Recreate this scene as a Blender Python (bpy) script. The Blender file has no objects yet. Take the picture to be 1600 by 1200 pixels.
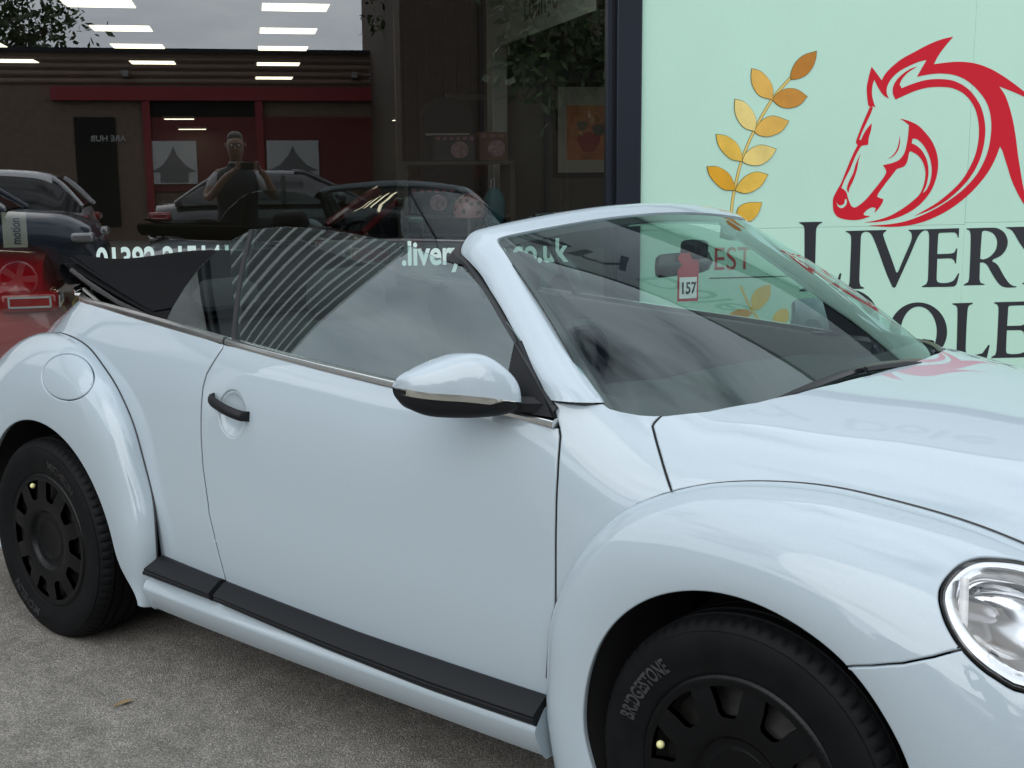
import bpy, math, random
import numpy as np
from mathutils import Vector, Matrix
from mathutils.geometry import delaunay_2d_cdt, tessellate_polygon

# ------------------------------------------------------------------ camera, sky, sun, exposure
SC = bpy.context.scene
COL = SC.collection
CAM = np.array([2.4077, -2.87928, 1.50235])
YAW, PITCH, ROLL, FPX = 2.27521, 0.17248, -0.00779, 1973.414

def cam_basis():
    cy, sy, cp, sp = math.cos(YAW), math.sin(YAW), math.cos(PITCH), math.sin(PITCH)
    fwd = np.array([cy*cp, sy*cp, -sp]); right = np.array([sy, -cy, 0.]); up = np.cross(right, fwd)
    c, s = math.cos(ROLL), math.sin(ROLL)
    return right*c + up*s, up*c - right*s, fwd
_r, _u, _f = cam_basis()
cd = bpy.data.cameras.new('camera'); cam = bpy.data.objects.new('camera', cd); COL.objects.link(cam)
cam.matrix_world = Matrix(((_r[0], _u[0], -_f[0], CAM[0]), (_r[1], _u[1], -_f[1], CAM[1]), (_r[2], _u[2], -_f[2], CAM[2]), (0, 0, 0, 1)))
cd.sensor_width = 36.0; cd.lens = 36.0*FPX/1600; cd.clip_start = 0.05; cd.clip_end = 2000
SC.camera = cam

SUN_EL, SUN_AZ = math.radians(32), math.radians(285)       # the sun stands behind thin cloud, behind the camera
world = bpy.data.worlds.new('World'); SC.world = world; world.use_nodes = True
wn = world.node_tree; wn.nodes.clear()
def N(nt, typ, **kw):
    n = nt.nodes.new(typ)
    for k, v in kw.items():
        if k.startswith('i_'):
            key = k[2:]; key = int(key) if key.isdigit() else key.replace('_', ' ')
            n.inputs[key].default_value = v
        else: setattr(n, k, v)
    return n
sky = N(wn, 'ShaderNodeTexSky', sky_type='NISHITA', sun_disc=False, sun_elevation=SUN_EL, sun_rotation=math.radians(90)-SUN_AZ, air_density=1.0, dust_density=1.6, ozone_density=1.2)
tc = N(wn, 'ShaderNodeTexCoord')
mp = N(wn, 'ShaderNodeMapping'); mp.inputs['Scale'].default_value = (1, 1, 3.2)
cn = N(wn, 'ShaderNodeTexNoise', i_Scale=2.1, i_Detail=7.0, i_Roughness=0.55)
cn2 = N(wn, 'ShaderNodeTexNoise', i_Scale=3.7, i_Detail=6.0, i_Roughness=0.6)
cr = N(wn, 'ShaderNodeValToRGB'); cr.color_ramp.elements[0].position = .30; cr.color_ramp.elements[1].position = .46
cr2 = N(wn, 'ShaderNodeValToRGB'); cr2.color_ramp.elements[0].position = .35; cr2.color_ramp.elements[1].position = .7
cr2.color_ramp.elements[0].color = (24.0, 26.4, 29.0, 1); cr2.color_ramp.elements[1].color = (37, 39, 41, 1)
mx = N(wn, 'ShaderNodeMixRGB'); bg = N(wn, 'ShaderNodeBackground', i_Strength=0.073); wo = N(wn, 'ShaderNodeOutputWorld')
wl = wn.links.new
wl(tc.outputs['Generated'], mp.inputs['Vector']); wl(mp.outputs[0], cn.inputs['Vector']); wl(mp.outputs[0], cn2.inputs['Vector'])
wl(cn.outputs['Fac'], cr.inputs['Fac']); wl(cn2.outputs['Fac'], cr2.inputs['Fac'])
wl(cr.outputs['Color'], mx.inputs['Fac']); wl(sky.outputs['Color'], mx.inputs['Color1']); wl(cr2.outputs['Color'], mx.inputs['Color2'])
wl(mx.outputs['Color'], bg.inputs['Color']); wl(bg.outputs[0], wo.inputs['Surface'])

sd = bpy.data.lights.new('sun', 'SUN'); sd.energy = 1.4; sd.angle = math.radians(60); sd.color = (1, .96, .9)
sun = bpy.data.objects.new('sun', sd); COL.objects.link(sun)
sv = Vector((math.cos(SUN_EL)*math.cos(SUN_AZ), math.cos(SUN_EL)*math.sin(SUN_AZ), math.sin(SUN_EL)))
sun.rotation_euler = sv.to_track_quat('Z', 'Y').to_euler(); sun.location = sv*30
SC.view_settings.view_transform = 'Standard'; SC.view_settings.look = 'None'; SC.view_settings.gamma = 1
SC.view_settings.exposure = -0.40
SC.cycles.max_bounces = 10; SC.cycles.transparent_max_bounces = 24; SC.cycles.glossy_bounces = 6; SC.cycles.sample_clamp_indirect = 6
SC.cycles.caustics_reflective = False; SC.cycles.caustics_refractive = False

# ------------------------------------------------------------------ materials
MATS = {}
def mat(name, col=(.5, .5, .5), rough=.5, metal=0., coat=0., coat_rough=.03, spec=.5, emit=None, estr=0., bump=None, vary=None, alpha=None):
    """Principled material; vary=(scale, amount) breaks up the colour, bump=(scale, distance) the surface"""
    if name in MATS: return MATS[name]
    m = bpy.data.materials.new(name); m.use_nodes = True; nt = m.node_tree; b = nt.nodes['Principled BSDF']
    b.inputs['Base Color'].default_value = (*col, 1); b.inputs['Roughness'].default_value = rough; b.inputs['Metallic'].default_value = metal
    b.inputs['Coat Weight'].default_value = coat; b.inputs['Coat Roughness'].default_value = coat_rough
    b.inputs['Specular IOR Level'].default_value = spec
    if emit: b.inputs['Emission Color'].default_value = (*emit, 1); b.inputs['Emission Strength'].default_value = estr
    if vary or bump:
        t = N(nt, 'ShaderNodeTexCoord')
    if vary:
        no = N(nt, 'ShaderNodeTexNoise', i_Scale=vary[0], i_Detail=5.0, i_Roughness=.6); nt.links.new(t.outputs['Object'], no.inputs['Vector'])
        hs = N(nt, 'ShaderNodeMixRGB', blend_type='MIX'); a = vary[1]
        hs.inputs['Color1'].default_value = (*[c*(1-a) for c in col], 1); hs.inputs['Color2'].default_value = (*[min(1, c*(1+a)) for c in col], 1)
        rp = N(nt, 'ShaderNodeMapRange'); rp.inputs[1].default_value = .3; rp.inputs[2].default_value = .7
        nt.links.new(no.outputs['Fac'], rp.inputs[0]); nt.links.new(rp.outputs[0], hs.inputs['Fac']); nt.links.new(hs.outputs[0], b.inputs['Base Color'])
    if bump:
        no = N(nt, 'ShaderNodeTexNoise', i_Scale=bump[0], i_Detail=3.0); nt.links.new(t.outputs['Object'], no.inputs['Vector'])
        bp = N(nt, 'ShaderNodeBump', i_Strength=1.0); bp.inputs['Distance'].default_value = bump[1]
        nt.links.new(no.outputs['Fac'], bp.inputs['Height']); nt.links.new(bp.outputs[0], b.inputs['Normal'])
    MATS[name] = m; return m

def glassmat(name, tint, f0=.08, rough=.0, dirt=0., gloss=(1, 1, 1)):
    """thin pane: clear transmission with its tint plus mirror reflection that grows at grazing angles"""
    m = bpy.data.materials.new(name); m.use_nodes = True; nt = m.node_tree; nt.nodes.clear(); l = nt.links.new
    tr = N(nt, 'ShaderNodeBsdfTransparent'); tr.inputs['Color'].default_value = (*tint, 1)
    gl = N(nt, 'ShaderNodeBsdfGlossy'); gl.inputs['Roughness'].default_value = rough; gl.inputs['Color'].default_value = (*gloss, 1)
    lw = N(nt, 'ShaderNodeLayerWeight', i_Blend=.5)
    pw = N(nt, 'ShaderNodeMath', operation='POWER'); pw.inputs[1].default_value = 5.0
    ma = N(nt, 'ShaderNodeMath', operation='MULTIPLY_ADD'); ma.inputs[1].default_value = 1-f0; ma.inputs[2].default_value = f0
    mi = N(nt, 'ShaderNodeMixShader'); o = N(nt, 'ShaderNodeOutputMaterial')
    l(lw.outputs['Facing'], pw.inputs[0]); l(pw.outputs[0], ma.inputs[0]); l(ma.outputs[0], mi.inputs['Fac']); l(tr.outputs[0], mi.inputs[1]); l(gl.outputs[0], mi.inputs[2])
    last = mi
    if dirt:
        df = N(nt, 'ShaderNodeBsdfDiffuse'); df.inputs['Color'].default_value = (.6, .6, .58, 1)
        t = N(nt, 'ShaderNodeTexCoord'); no = N(nt, 'ShaderNodeTexNoise', i_Scale=3.0, i_Detail=8.0, i_Roughness=.7); l(t.outputs['Object'], no.inputs['Vector'])
        rp = N(nt, 'ShaderNodeMapRange'); rp.inputs[1].default_value = .35; rp.inputs[2].default_value = .8; rp.inputs[4].default_value = dirt
        m2 = N(nt, 'ShaderNodeMixShader'); l(no.outputs['Fac'], rp.inputs[0]); l(rp.outputs[0], m2.inputs['Fac']); l(mi.outputs[0], m2.inputs[1]); l(df.outputs[0], m2.inputs[2]); last = m2
    l(last.outputs[0], o.inputs['Surface'])
    MATS[name] = m; return m

# ------------------------------------------------------------------ object helpers
def new_obj(name, mesh, parent=None):
    o = bpy.data.objects.new(name, mesh); COL.objects.link(o)
    if parent is not None: o.parent = parent
    return o
def tag(o, label=None, cat=None, group=None, kind=None):
    if label: o['label'] = label
    if cat: o['category'] = cat
    if group: o['group'] = group
    if kind: o['kind'] = kind
    return o
def empty(name, loc=(0, 0, 0), rz=0., label=None, cat=None, group=None):
    o = bpy.data.objects.new(name, None); COL.objects.link(o); o.location = loc; o.rotation_euler = (0, 0, rz); o.empty_display_size = .1
    return tag(o, label, cat, group)
def mesh_obj(name, verts, faces, m, parent=None, smooth=True, normals=None, fmats=None, sharp=None):
    me = bpy.data.meshes.new(name)
    me.from_pydata([tuple(map(float, v)) for v in verts], [], [tuple(map(int, f)) for f in faces])
    ms = m if isinstance(m, (list, tuple)) else [m]
    for x in ms: me.materials.append(x)
    if fmats is not None: me.polygons.foreach_set('material_index', list(map(int, fmats)))
    if smooth: me.polygons.foreach_set('use_smooth', [True]*len(me.polygons))
    me.update()
    if normals is not None: me.normals_split_custom_set_from_vertices([tuple(map(float, n)) for n in normals])
    elif sharp: me.set_sharp_from_angle(angle=math.radians(sharp))
    return new_obj(name, me, parent)
class MB:
    """collects boxes, prisms, tubes and grids into one mesh"""
    def __init__(self): self.v = []; self.f = []
    def add(self, v, f):
        k = len(self.v); self.v += [tuple(map(float, p)) for p in v]; self.f += [tuple(i+k for i in q) for q in f]; return self
    def box(self, lo, hi):
        (a, b, c), (d, e, g) = lo, hi
        return self.add([(a, b, c), (d, b, c), (d, e, c), (a, e, c), (a, b, g), (d, b, g), (d, e, g), (a, e, g)],
                        [(0, 3, 2, 1), (4, 5, 6, 7), (0, 1, 5, 4), (1, 2, 6, 5), (2, 3, 7, 6), (3, 0, 4, 7)])
    def tube(self, pts, r, n=8, cap=True, closed=False):
        P = [Vector(p) for p in pts]; R = r if isinstance(r, (list, tuple)) else [r]*len(P); V = []; F = []
        for i, p in enumerate(P):
            if closed: d = P[(i+1) % len(P)]-P[i-1]
            else: d = (P[min(i+1, len(P)-1)]-P[max(i-1, 0)])
            d.normalize(); a = d.orthogonal().normalized() if i == 0 else (a-d*a.dot(d)).normalized(); b = d.cross(a)
            for k in range(n):
                t = 2*math.pi*k/n; V.append(p+(a*math.cos(t)+b*math.sin(t))*R[i])
        m = len(P)
        for i in range(m if closed else m-1):
            j = (i+1) % m
            for k in range(n): F.append((i*n+k, i*n+(k+1) % n, j*n+(k+1) % n, j*n+k))
        if cap and not closed: F.append(tuple(range(n))[::-1]); F.append(tuple((m-1)*n+k for k in range(n)))
        return self.add(V, F)
    def grid(self, G, wrap_u=False, wrap_v=False):
        """G[i][j] -> point"""
        ni, nj = len(G), len(G[0]); V = [p for row in G for p in row]; F = []
        for i in range(ni if wrap_u else ni-1):
            for j in range(nj if wrap_v else nj-1):
                a, b = (i+1) % ni, (j+1) % nj; F.append((i*nj+j, a*nj+j, a*nj+b, i*nj+b))
        return self.add(V, F)
    def build(self, name, m, parent=None, smooth=True, sharp=35, bevel=0.):
        o = mesh_obj(name, self.v, self.f, m, parent, smooth, None, None, sharp)
        if bevel:
            b = o.modifiers.new('bevel', 'BEVEL'); b.width = bevel; b.segments = 2; b.limit_method = 'ANGLE'
        return o
def box(name, lo, hi, m, parent=None, bevel=0.): return MB().box(lo, hi).build(name, m, parent, bevel=bevel)
def catmull(P, per=6, closed=True):
    P = [np.array(p, float) for p in P]; n = len(P); out = []
    for i in range(n if closed else n-1):
        p0, p1, p2, p3 = (P[(i-1) % n], P[i], P[(i+1) % n], P[(i+2) % n]) if closed else (P[max(i-1, 0)], P[i], P[i+1], P[min(i+2, n-1)])
        for k in range(per):
            t = k/per; out.append(.5*((2*p1)+(p2-p0)*t+(2*p0-5*p1+4*p2-p3)*t*t+(3*p1-p0-3*p2+p3)*t**3))
    if not closed: out.append(P[-1])
    return out
def smooth_poly(P, per=5, ang=42):
    """closed 2-D outline: smooth where it bends gently, corners kept sharp"""
    n = len(P); P = [np.array(p, float) for p in P]; sharp = []
    for i in range(n):
        a = P[i]-P[i-1]; b = P[(i+1) % n]-P[i]
        c = np.dot(a, b)/(np.linalg.norm(a)*np.linalg.norm(b)+1e-9); sharp.append(c < math.cos(math.radians(ang)))
    out = []
    for i in range(n):
        j = (i+1) % n; L = np.linalg.norm(P[j]-P[i])
        p0 = P[i-1] if not sharp[i] else P[i]-(P[j]-P[i])*.001; p3 = P[(j+1) % n] if not sharp[j] else P[j]
        m1 = (P[j]-p0)*.5 if not sharp[i] else (P[j]-P[i]); m2 = (p3-P[i])*.5 if not sharp[j] else (P[j]-P[i])
        for m in (m1, m2):
            l = np.linalg.norm(m)
            if l > L: m *= L/l
        for k in range(per):
            t = k/per; h = (2*t**3-3*t*t+1, t**3-2*t*t+t, -2*t**3+3*t*t, t**3-t*t)
            out.append(h[0]*P[i]+h[1]*m1+h[2]*P[j]+h[3]*m2)
    return out
def fill_poly(rings):
    """triangulate an outline with holes; returns (2-D points, faces)"""
    pts = [tuple(p) for r in rings for p in r]
    tris = tessellate_polygon([[Vector((p[0], p[1], 0)) for p in r] for r in rings])
    F = []
    for t in tris:
        a, b, c = (np.array(pts[i]) for i in t)
        cr_ = (b[0]-a[0])*(c[1]-a[1])-(b[1]-a[1])*(c[0]-a[0])
        if abs(cr_) > 1e-12: F.append(t if cr_ > 0 else t[::-1])
    return pts, F
def text_mesh(s, size=1.0, bold=0., align='LEFT', shear=0., space=1.0):
    """vertices (2-D) and faces of a line of lettering in the built-in font"""
    c = bpy.data.curves.new('t', 'FONT'); c.body = s; c.size = size; c.offset = bold; c.align_x = align; c.shear = shear; c.space_character = space; c.resolution_u = 4
    o = bpy.data.objects.new('t', c); COL.objects.link(o)
    me = bpy.data.meshes.new_from_object(o)
    V = [(v.co.x, v.co.y) for v in me.vertices]; F = [tuple(p.vertices) for p in me.polygons]
    bpy.data.objects.remove(o); bpy.data.meshes.remove(me); bpy.data.curves.remove(c)
    return V, F

# ------------------------------------------------------------------ panel builder
def inside(poly, pts):
    poly = np.asarray(poly, float); pts = np.asarray(pts, float); x, y = pts[:, 0], pts[:, 1]; r = np.zeros(len(pts), bool)
    a = poly; b = np.roll(poly, -1, 0)
    for (x1, y1), (x2, y2) in zip(a, b):
        if y1 == y2: continue
        c = ((y1 > y) != (y2 > y)) & (x < (x2-x1)*(y-y1)/(y2-y1)+x1); r ^= c
    return r
def dens(P, S, L=.016, closed=True):
    out = []; n = len(P)
    for i in range(n if closed else n-1):
        a = np.array(P[i], float); b = np.array(P[(i+1) % n], float)
        t = np.linspace(0, 1, 9); q = S(a[0]+(b[0]-a[0])*t, a[1]+(b[1]-a[1])*t); d = np.linalg.norm(np.diff(q, axis=0), axis=1).sum()
        k = max(1, int(math.ceil(d/L)))
        for j in range(k): out.append(a+(b-a)*j/k)
    if not closed: out.append(np.array(P[-1], float))
    return np.array(out)
def surf_n(S, U, V, hu, hv):
    Su = (S(U+hu, V)-S(U-hu, V))/(2*hu); Sv = (S(U, V+hv)-S(U, V-hv))/(2*hv)
    n = np.cross(Su, Sv); return n/np.maximum(np.linalg.norm(n, axis=-1), 1e-12)[..., None]
def panel_data(S, poly, step, ref, holes=(), gap=.0022, depth=.016, h=(1e-3, 1e-3), rnd=.004):
    """a pressed panel: a region of the surface S(u,v) with its edges turned in; returns verts, faces, normals"""
    poly = np.array(poly, float)
    ar = np.sum(poly[:, 0]*np.roll(poly[:, 1], -1)-np.roll(poly[:, 0], -1)*poly[:, 1])
    if ar < 0: poly = poly[::-1]
    loops = [dens(poly, S)]
    for hl in holes:
        hl = np.array(hl, float); a2 = np.sum(hl[:, 0]*np.roll(hl[:, 1], -1)-np.roll(hl[:, 0], -1)*hl[:, 1])
        loops.append(dens(hl[::-1] if a2 > 0 else hl, S))
    lo = loops[0].min(0); hi = loops[0].max(0)
    gu = np.arange(lo[0]+step[0]*.5, hi[0], step[0]); gv = np.arange(lo[1]+step[1]*.5, hi[1], step[1])
    G = np.stack(np.meshgrid(gu, gv, indexing='ij'), -1).reshape(-1, 2); k = inside(loops[0], G)
    for hl in loops[1:]: k &= ~inside(hl, G)
    G = G[k]; B = np.concatenate(loops); sc = np.array([1/step[0], 1/step[1]])
    if len(G):
        d = np.min(np.linalg.norm((G[:, None, :]-B[None])*sc, axis=2), axis=1); G = G[d > .35]
    pts = np.concatenate([B, G]); E = []; o = 0
    for l in loops:
        n = len(l); E += [(o+i, o+(i+1) % n) for i in range(n)]; o += n
    vo, eo, fo, ov, oe, of = delaunay_2d_cdt([Vector((p[0]*sc[0], p[1]*sc[1])) for p in pts], E, [], 0, 1e-6)
    V2 = np.array([(v.x/sc[0], v.y/sc[1]) for v in vo]); F = np.array([f for f in fo if len(f) == 3])
    cen = V2[F].mean(1); k = inside(loops[0], cen)
    for hl in loops[1:]: k &= ~inside(hl, cen)
    F = F[k]
    P = S(V2[:, 0], V2[:, 1]); Nn = surf_n(S, V2[:, 0], V2[:, 1], *h)
    sg = np.sign(np.median(np.sum(Nn*(P-np.array(ref)), -1)))
    # triangle orientation: positive in (u,v) means +Nn
    a, b, c = V2[F[:, 0]], V2[F[:, 1]], V2[F[:, 2]]
    cr_ = (b[:, 0]-a[:, 0])*(c[:, 1]-a[:, 1])-(b[:, 1]-a[:, 1])*(c[:, 0]-a[:, 0])
    fl = (cr_*sg) < 0; F[fl] = F[fl][:, ::-1]
    src = [min(q) if q else 10**9 for q in ov]; where = {}
    for i, q in enumerate(ov):
        for s in q: where[s] = i
    verts = P.copy(); norms = Nn*sg; VV = [verts]; NN = [norms]; FF_ = [tuple(f) for f in F]; base = len(verts); o = 0
    for l in loops:
        n = len(l); Pb = S(l[:, 0], l[:, 1]); Nb = surf_n(S, l[:, 0], l[:, 1], *h)
        T = np.roll(Pb, -1, 0)-np.roll(Pb, 1, 0); T /= np.maximum(np.linalg.norm(T, axis=1), 1e-9)[:, None]
        inw = np.cross(Nb, T); Nb = Nb*sg; g = gap if o == 0 or True else 0
        for i in range(n): VV[0][where[o+i]] = Pb[i]+inw[i]*(g+rnd)
        rings = [(g+rnd, 0, 1., 0.), (g+rnd*.45, rnd*.13, .83, .55), (g+rnd*.1, rnd*.5, .5, .86), (g, rnd, .1, 1.), (g+.0005, depth, 0., 1.)]
        for (a_, d_, wn_, wi_) in rings:
            VV.append(Pb+inw*a_-Nb*d_); q = Nb*wn_-inw*wi_; NN.append(q/np.linalg.norm(q, axis=1)[:, None])
        for r in range(len(rings)-1):
            for i in range(n):
                j = (i+1) % n; q = (base+r*n+i, base+(r+1)*n+i, base+(r+1)*n+j, base+r*n+j)
                FF_.append(q if sg > 0 else q[::-1])
        base += n*len(rings); o += n
    return np.concatenate(VV), FF_, np.concatenate(NN)
def pair(name, data, m, parents, mirror=True):
    """the right-hand part and its mirror image on the left; data = verts, faces, normals(or None)"""
    V, F, Nn = data
    R = mesh_obj(name, V, F, m, parents[0], True, Nn, None, None if Nn is not None else 35)
    if not mirror: return R, None
    fl = np.array([1, -1, 1.]); V2 = np.array(V)*fl
    L = mesh_obj(name, V2, [tuple(f)[::-1] for f in F], m, parents[1], True, None if Nn is None else np.array(Nn)*fl, None, None if Nn is not None else 35)
    return R, L
def mb_pair(name, mb, m, parents, bevel=0.):
    r = pair(name, (mb.v, mb.f, None), m, parents)
    if bevel:
        for o in r:
            b = o.modifiers.new('bevel', 'BEVEL'); b.width = bevel; b.segments = 3; b.limit_method = 'ANGLE'
    return r
def profile_sweep(stations, closed=True):
    """stations: list of rings of 3-D points, skinned together"""
    return MB().grid(stations, wrap_v=closed)

# ------------------------------------------------------------------ shape of the car shell
def spl(pts):
    """natural cubic spline through (x,y) points, linear beyond the ends"""
    X=np.array([p[0] for p in pts],float); Y=np.array([p[1] for p in pts],float); n=len(X)
    h=np.diff(X); A=np.zeros((n,n)); b=np.zeros(n); A[0,0]=A[-1,-1]=1
    for i in range(1,n-1):
        A[i,i-1]=h[i-1]; A[i,i]=2*(h[i-1]+h[i]); A[i,i+1]=h[i]
        b[i]=6*((Y[i+1]-Y[i])/h[i]-(Y[i]-Y[i-1])/h[i-1])
    m=np.linalg.solve(A,b)
    def f(x):
        x=np.asarray(x,float); xc=np.clip(x,X[0],X[-1])
        i=np.clip(np.searchsorted(X,xc)-1,0,n-2)
        t=xc-X[i]; H=h[i]; a=(Y[i+1]-Y[i])/H-H*(2*m[i]+m[i+1])/6
        v=Y[i]+a*t+m[i]/2*t*t+(m[i+1]-m[i])/(6*H)*t**3
        s0=(Y[1]-Y[0])/h[0]; s1=(Y[-1]-Y[-2])/h[-1]
        return v+np.where(x<X[0],(x-X[0])*s0,0)+np.where(x>X[-1],(x-X[-1])*s1,0)
    return f
Z0=.55
# half width, crown height and roundness of the body shell along its length (metres)
WB=spl([(-2.12,.36),(-1.95,.53),(-1.7,.66),(-1.4,.745),(-1.1,.79),(-.7,.823),(-.3,.838),(.1,.843),(.5,.842),(.8,.836),(1.0,.822),(1.2,.792),(1.4,.748),(1.6,.688),(1.8,.605),(1.95,.51),(2.08,.38)])
NB=spl([(-2.1,2.6),(-1.5,3.4),(-1.0,4),(.7,4),(.95,3.8),(1.2,3.3),(1.5,2.8),(2.1,2.4)])
# beltline: half width and height
YB=spl([(-1.62,0.30),(-1.56,.46),(-1.48,.56),(-1.38,.618),(-1.22,.665),(-1.0,.706),(-.7,.748),(-.4,.774),(0,.792),(.4,.80),(.8,.803)])
ZBL=spl([(-1.62,1.078),(-1.4,1.075),(-1.05,1.068),(-.75,1.055),(-.4,1.034),(-.02,1.008),(.28,.991),(.55,.973),(.8,.955)])
def _ztb(x):
    w=float(WB(x)); n=float(NB(x)); return Z0+(float(ZBL(x))-Z0)/(1-(min(float(YB(x)),w*.985)/w)**n)**(1/n)
_zt=[(-2.14,.70),(-2.0,.90),(-1.85,1.02),(-1.65,1.09)]+[(x,_ztb(x)) for x in (-1.35,-1.0,-.7,-.4,0,.4,.7)]+[(.82,1.125),(.95,1.048),(1.08,1.026),(1.2,1.014),(1.35,.998),(1.5,.976),(1.7,.938),(1.85,.885),(2.0,.80),(2.1,.70)]
ZT=spl(_zt)
def body(x,s):
    """point on the right-hand half of the shell: x along the car, s from -1 (sill) over 0 (waist) to 1 (centre line on top)"""
    x=np.asarray(x,float); s=np.asarray(s,float)
    w=WB(x); n=NB(x); H=ZT(x)-Z0
    ph=np.clip(s,0,2)*math.pi/2; c=np.cos(ph); q=np.sin(ph)
    r=((np.abs(c)/w)**n+(np.abs(q)/H)**n)**(-1/n)
    y=np.where(s>=0,r*c,w-.05*s*s); z=np.where(s>=0,Z0+r*q,Z0+s*(Z0-.18))
    return np.stack([x+0*s,-y,z],-1)
def body_s(x,y,z):
    """inverse: the s of a point"""
    return np.where(z<Z0,(z-Z0)/(Z0-.18),np.arctan2(z-Z0,np.maximum(np.abs(y),1e-6))/(math.pi/2))
def body_f(x,y,z):
    w=WB(x); n=NB(x); H=ZT(x)-Z0; ay=np.abs(y)
    up=(ay/np.maximum(w,.01))**n+(np.maximum(z-Z0,0)/np.maximum(H,.01))**n-1
    s=(z-Z0)/(Z0-.18); lo=ay-(w-.05*s*s)
    return np.where(z>=Z0,up,lo)
# ---- fenders: a surface between the wheel-arch lip (q=1) and the crease on the body (q=0), t = angle round the wheel centre (degrees)
def curve_t(pts,cx,cz):
    """3-D curve as splines of the angle round (cx,cz)"""
    P=np.array(pts,float); t=np.degrees(np.arctan2(P[:,2]-cz,P[:,0]-cx)); t=np.where(t<-100,t+360,t)
    o=np.argsort(t); t=t[o]; P=P[o]
    return spl(list(zip(t,P[:,0]))),spl(list(zip(t,P[:,1]))),spl(list(zip(t,P[:,2])))
FC=[(2.0,-.46,.17),(2.055,-.44,.26),(2.075,-.43,.36),(2.06,-.44,.47),(2.005,-.46,.59),(1.91,-.495,.69),(1.79,-.535,.76),
 (1.6755,-.5681,.807),(1.5965,-.5843,.8307),(1.5159,-.603,.8487),(1.4339,-.6249,.8632),(1.3511,-.6486,.875),(1.2687,-.6781,.879),(1.1867,-.7124,.8754),(1.1101,-.7472,.8636),(1.0433,-.7775,.8416),(.9792,-.8028,.8105),(.9303,-.8194,.7701),(.8897,-.8284,.7253),(.8462,-.8334,.6647),(.815,-.8353,.6046),(.791,-.8364,.5483),(.772,-.834,.4285),(.766,-.832,.34),(.768,-.822,.26),(.772,-.81,.19)]
RC=[(-.752,-.81,.18),(-.735,-.822,.26),(-.712,-.83,.34),(-.706,-.832,.4661),(-.7254,-.8225,.5446),(-.7589,-.8194,.6317),(-.7763,-.8181,.6734),(-.8139,-.8143,.7487),(-.8571,-.8086,.8006),(-.9305,-.7965,.8607),(-1.0127,-.781,.9034),(-1.12,-.758,.9446),(-1.2335,-.7349,.9628),(-1.36,-.704,.966),(-1.4745,-.6691,.9549),(-1.62,-.617,.92),(-1.79,-.55,.845),(-1.94,-.49,.72),(-2.03,-.46,.56),(-2.06,-.45,.42),(-2.045,-.46,.28),(-2.01,-.48,.18)]
FLIP=[(-26,.37),(-13,.357),(2,.352),(12,.357),(23.7,.3623),(37,.3639),(54,.3695),(70,.3711),(89,.3769),(107,.3831),(125.9,.3862),(145.2,.3815),(165.3,.3685),(182.8,.3565),(191.6,.3462),(203,.345)]
RLIP=[(-24,.47),(-9.7,.485),(-4,.438),(2,.408),(11.3,.398),(33.3,.394),(58.9,.3905),(87,.389),(113,.392),(140,.385),(165,.372),(180,.362),(196,.36),(206,.37)]
class Fender:
    def __init__(self,cx,crease,lip,ylip,side):
        self.cx=cx; self.C=curve_t(crease,cx,.322); self.r=spl(lip); self.yl=spl(ylip); self.side=side
        self.k=spl([(-30,.0),(0,.1),(40,.3),(110,.32),(140,.1),(165,-.3),(210,-.45)]) if side>0 else spl([(-30,-.45),(15,-.3),(40,.1),(70,.3),(140,.32),(180,.1),(210,0)])
    def __call__(self,t,q):
        t=np.asarray(t,float); q=np.asarray(q,float)
        C=np.stack([f(t) for f in self.C],-1); r=self.r(t); a=np.radians(t)
        rad=np.stack([np.cos(a),0*a,np.sin(a)],-1)
        Lp=np.stack([self.cx+r*np.cos(a),self.yl(t)+0*a,.322+r*np.sin(a)],-1)
        D=np.linalg.norm(C-Lp,axis=-1)[...,None]
        k=self.k(t)[...,None]
        dC=np.array([0,-1.,0])+k*rad; dC=dC/np.linalg.norm(dC,axis=-1)[...,None]
        dL=rad+np.array([0,-.16,0])
        P1=C+.40*D*dC; P2=Lp+.44*D*dL
        q=q[...,None]; p=1-q
        return p**3*C+3*p*p*q*P1+3*p*q*q*P2+q**3*Lp
FF=Fender(1.27,FC,FLIP,[(-26,-.84),(0,-.868),(30,-.884),(60,-.89),(203,-.888)],1)
RF=Fender(-1.27,RC,RLIP,[(-26,-.85),(0,-.868),(100,-.872),(160,-.86),(206,-.83)],-1)

# ------------------------------------------------------------------ the convertible
paint = mat('silver white car paint', (.385, .452, .498), .5, .0, 1.0, .004, spec=.0)
def _flakes():
    nt = paint.node_tree; b = nt.nodes['Principled BSDF']; t = N(nt, 'ShaderNodeTexCoord')
    vo = N(nt, 'ShaderNodeTexVoronoi', i_Scale=900.0); nt.links.new(t.outputs['Object'], vo.inputs['Vector'])
    mxx = N(nt, 'ShaderNodeMixRGB', blend_type='MULTIPLY', i_Fac=1.0); rp = N(nt, 'ShaderNodeMapRange'); rp.inputs[3].default_value = .93; rp.inputs[4].default_value = 1.04
    nt.links.new(vo.outputs['Color'], rp.inputs[0]); mxx.inputs['Color1'].default_value = (.385, .452, .498, 1); nt.links.new(rp.outputs[0], mxx.inputs['Color2']); nt.links.new(mxx.outputs[0], b.inputs['Base Color'])
paint.node_tree.nodes['Principled BSDF'].inputs['Coat IOR'].default_value = 1.62
_flakes()
black = mat('black textured plastic', (.0075, .0082, .010), .5, spec=.28, bump=(900, .0004))
blackgloss = mat('gloss black seal', (.008, .008, .009), .25)
seal = mat('black rubber and crease shade', (.012, .012, .013), .55)
void = mat('dark cavity', (.006, .006, .006), .9)
chrome = mat('bright trim', (.78, .78, .78), .14, 1.0)
satin = mat('brushed bright trim', (.55, .55, .54), .28, 1.0, vary=(8, .15))
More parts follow.
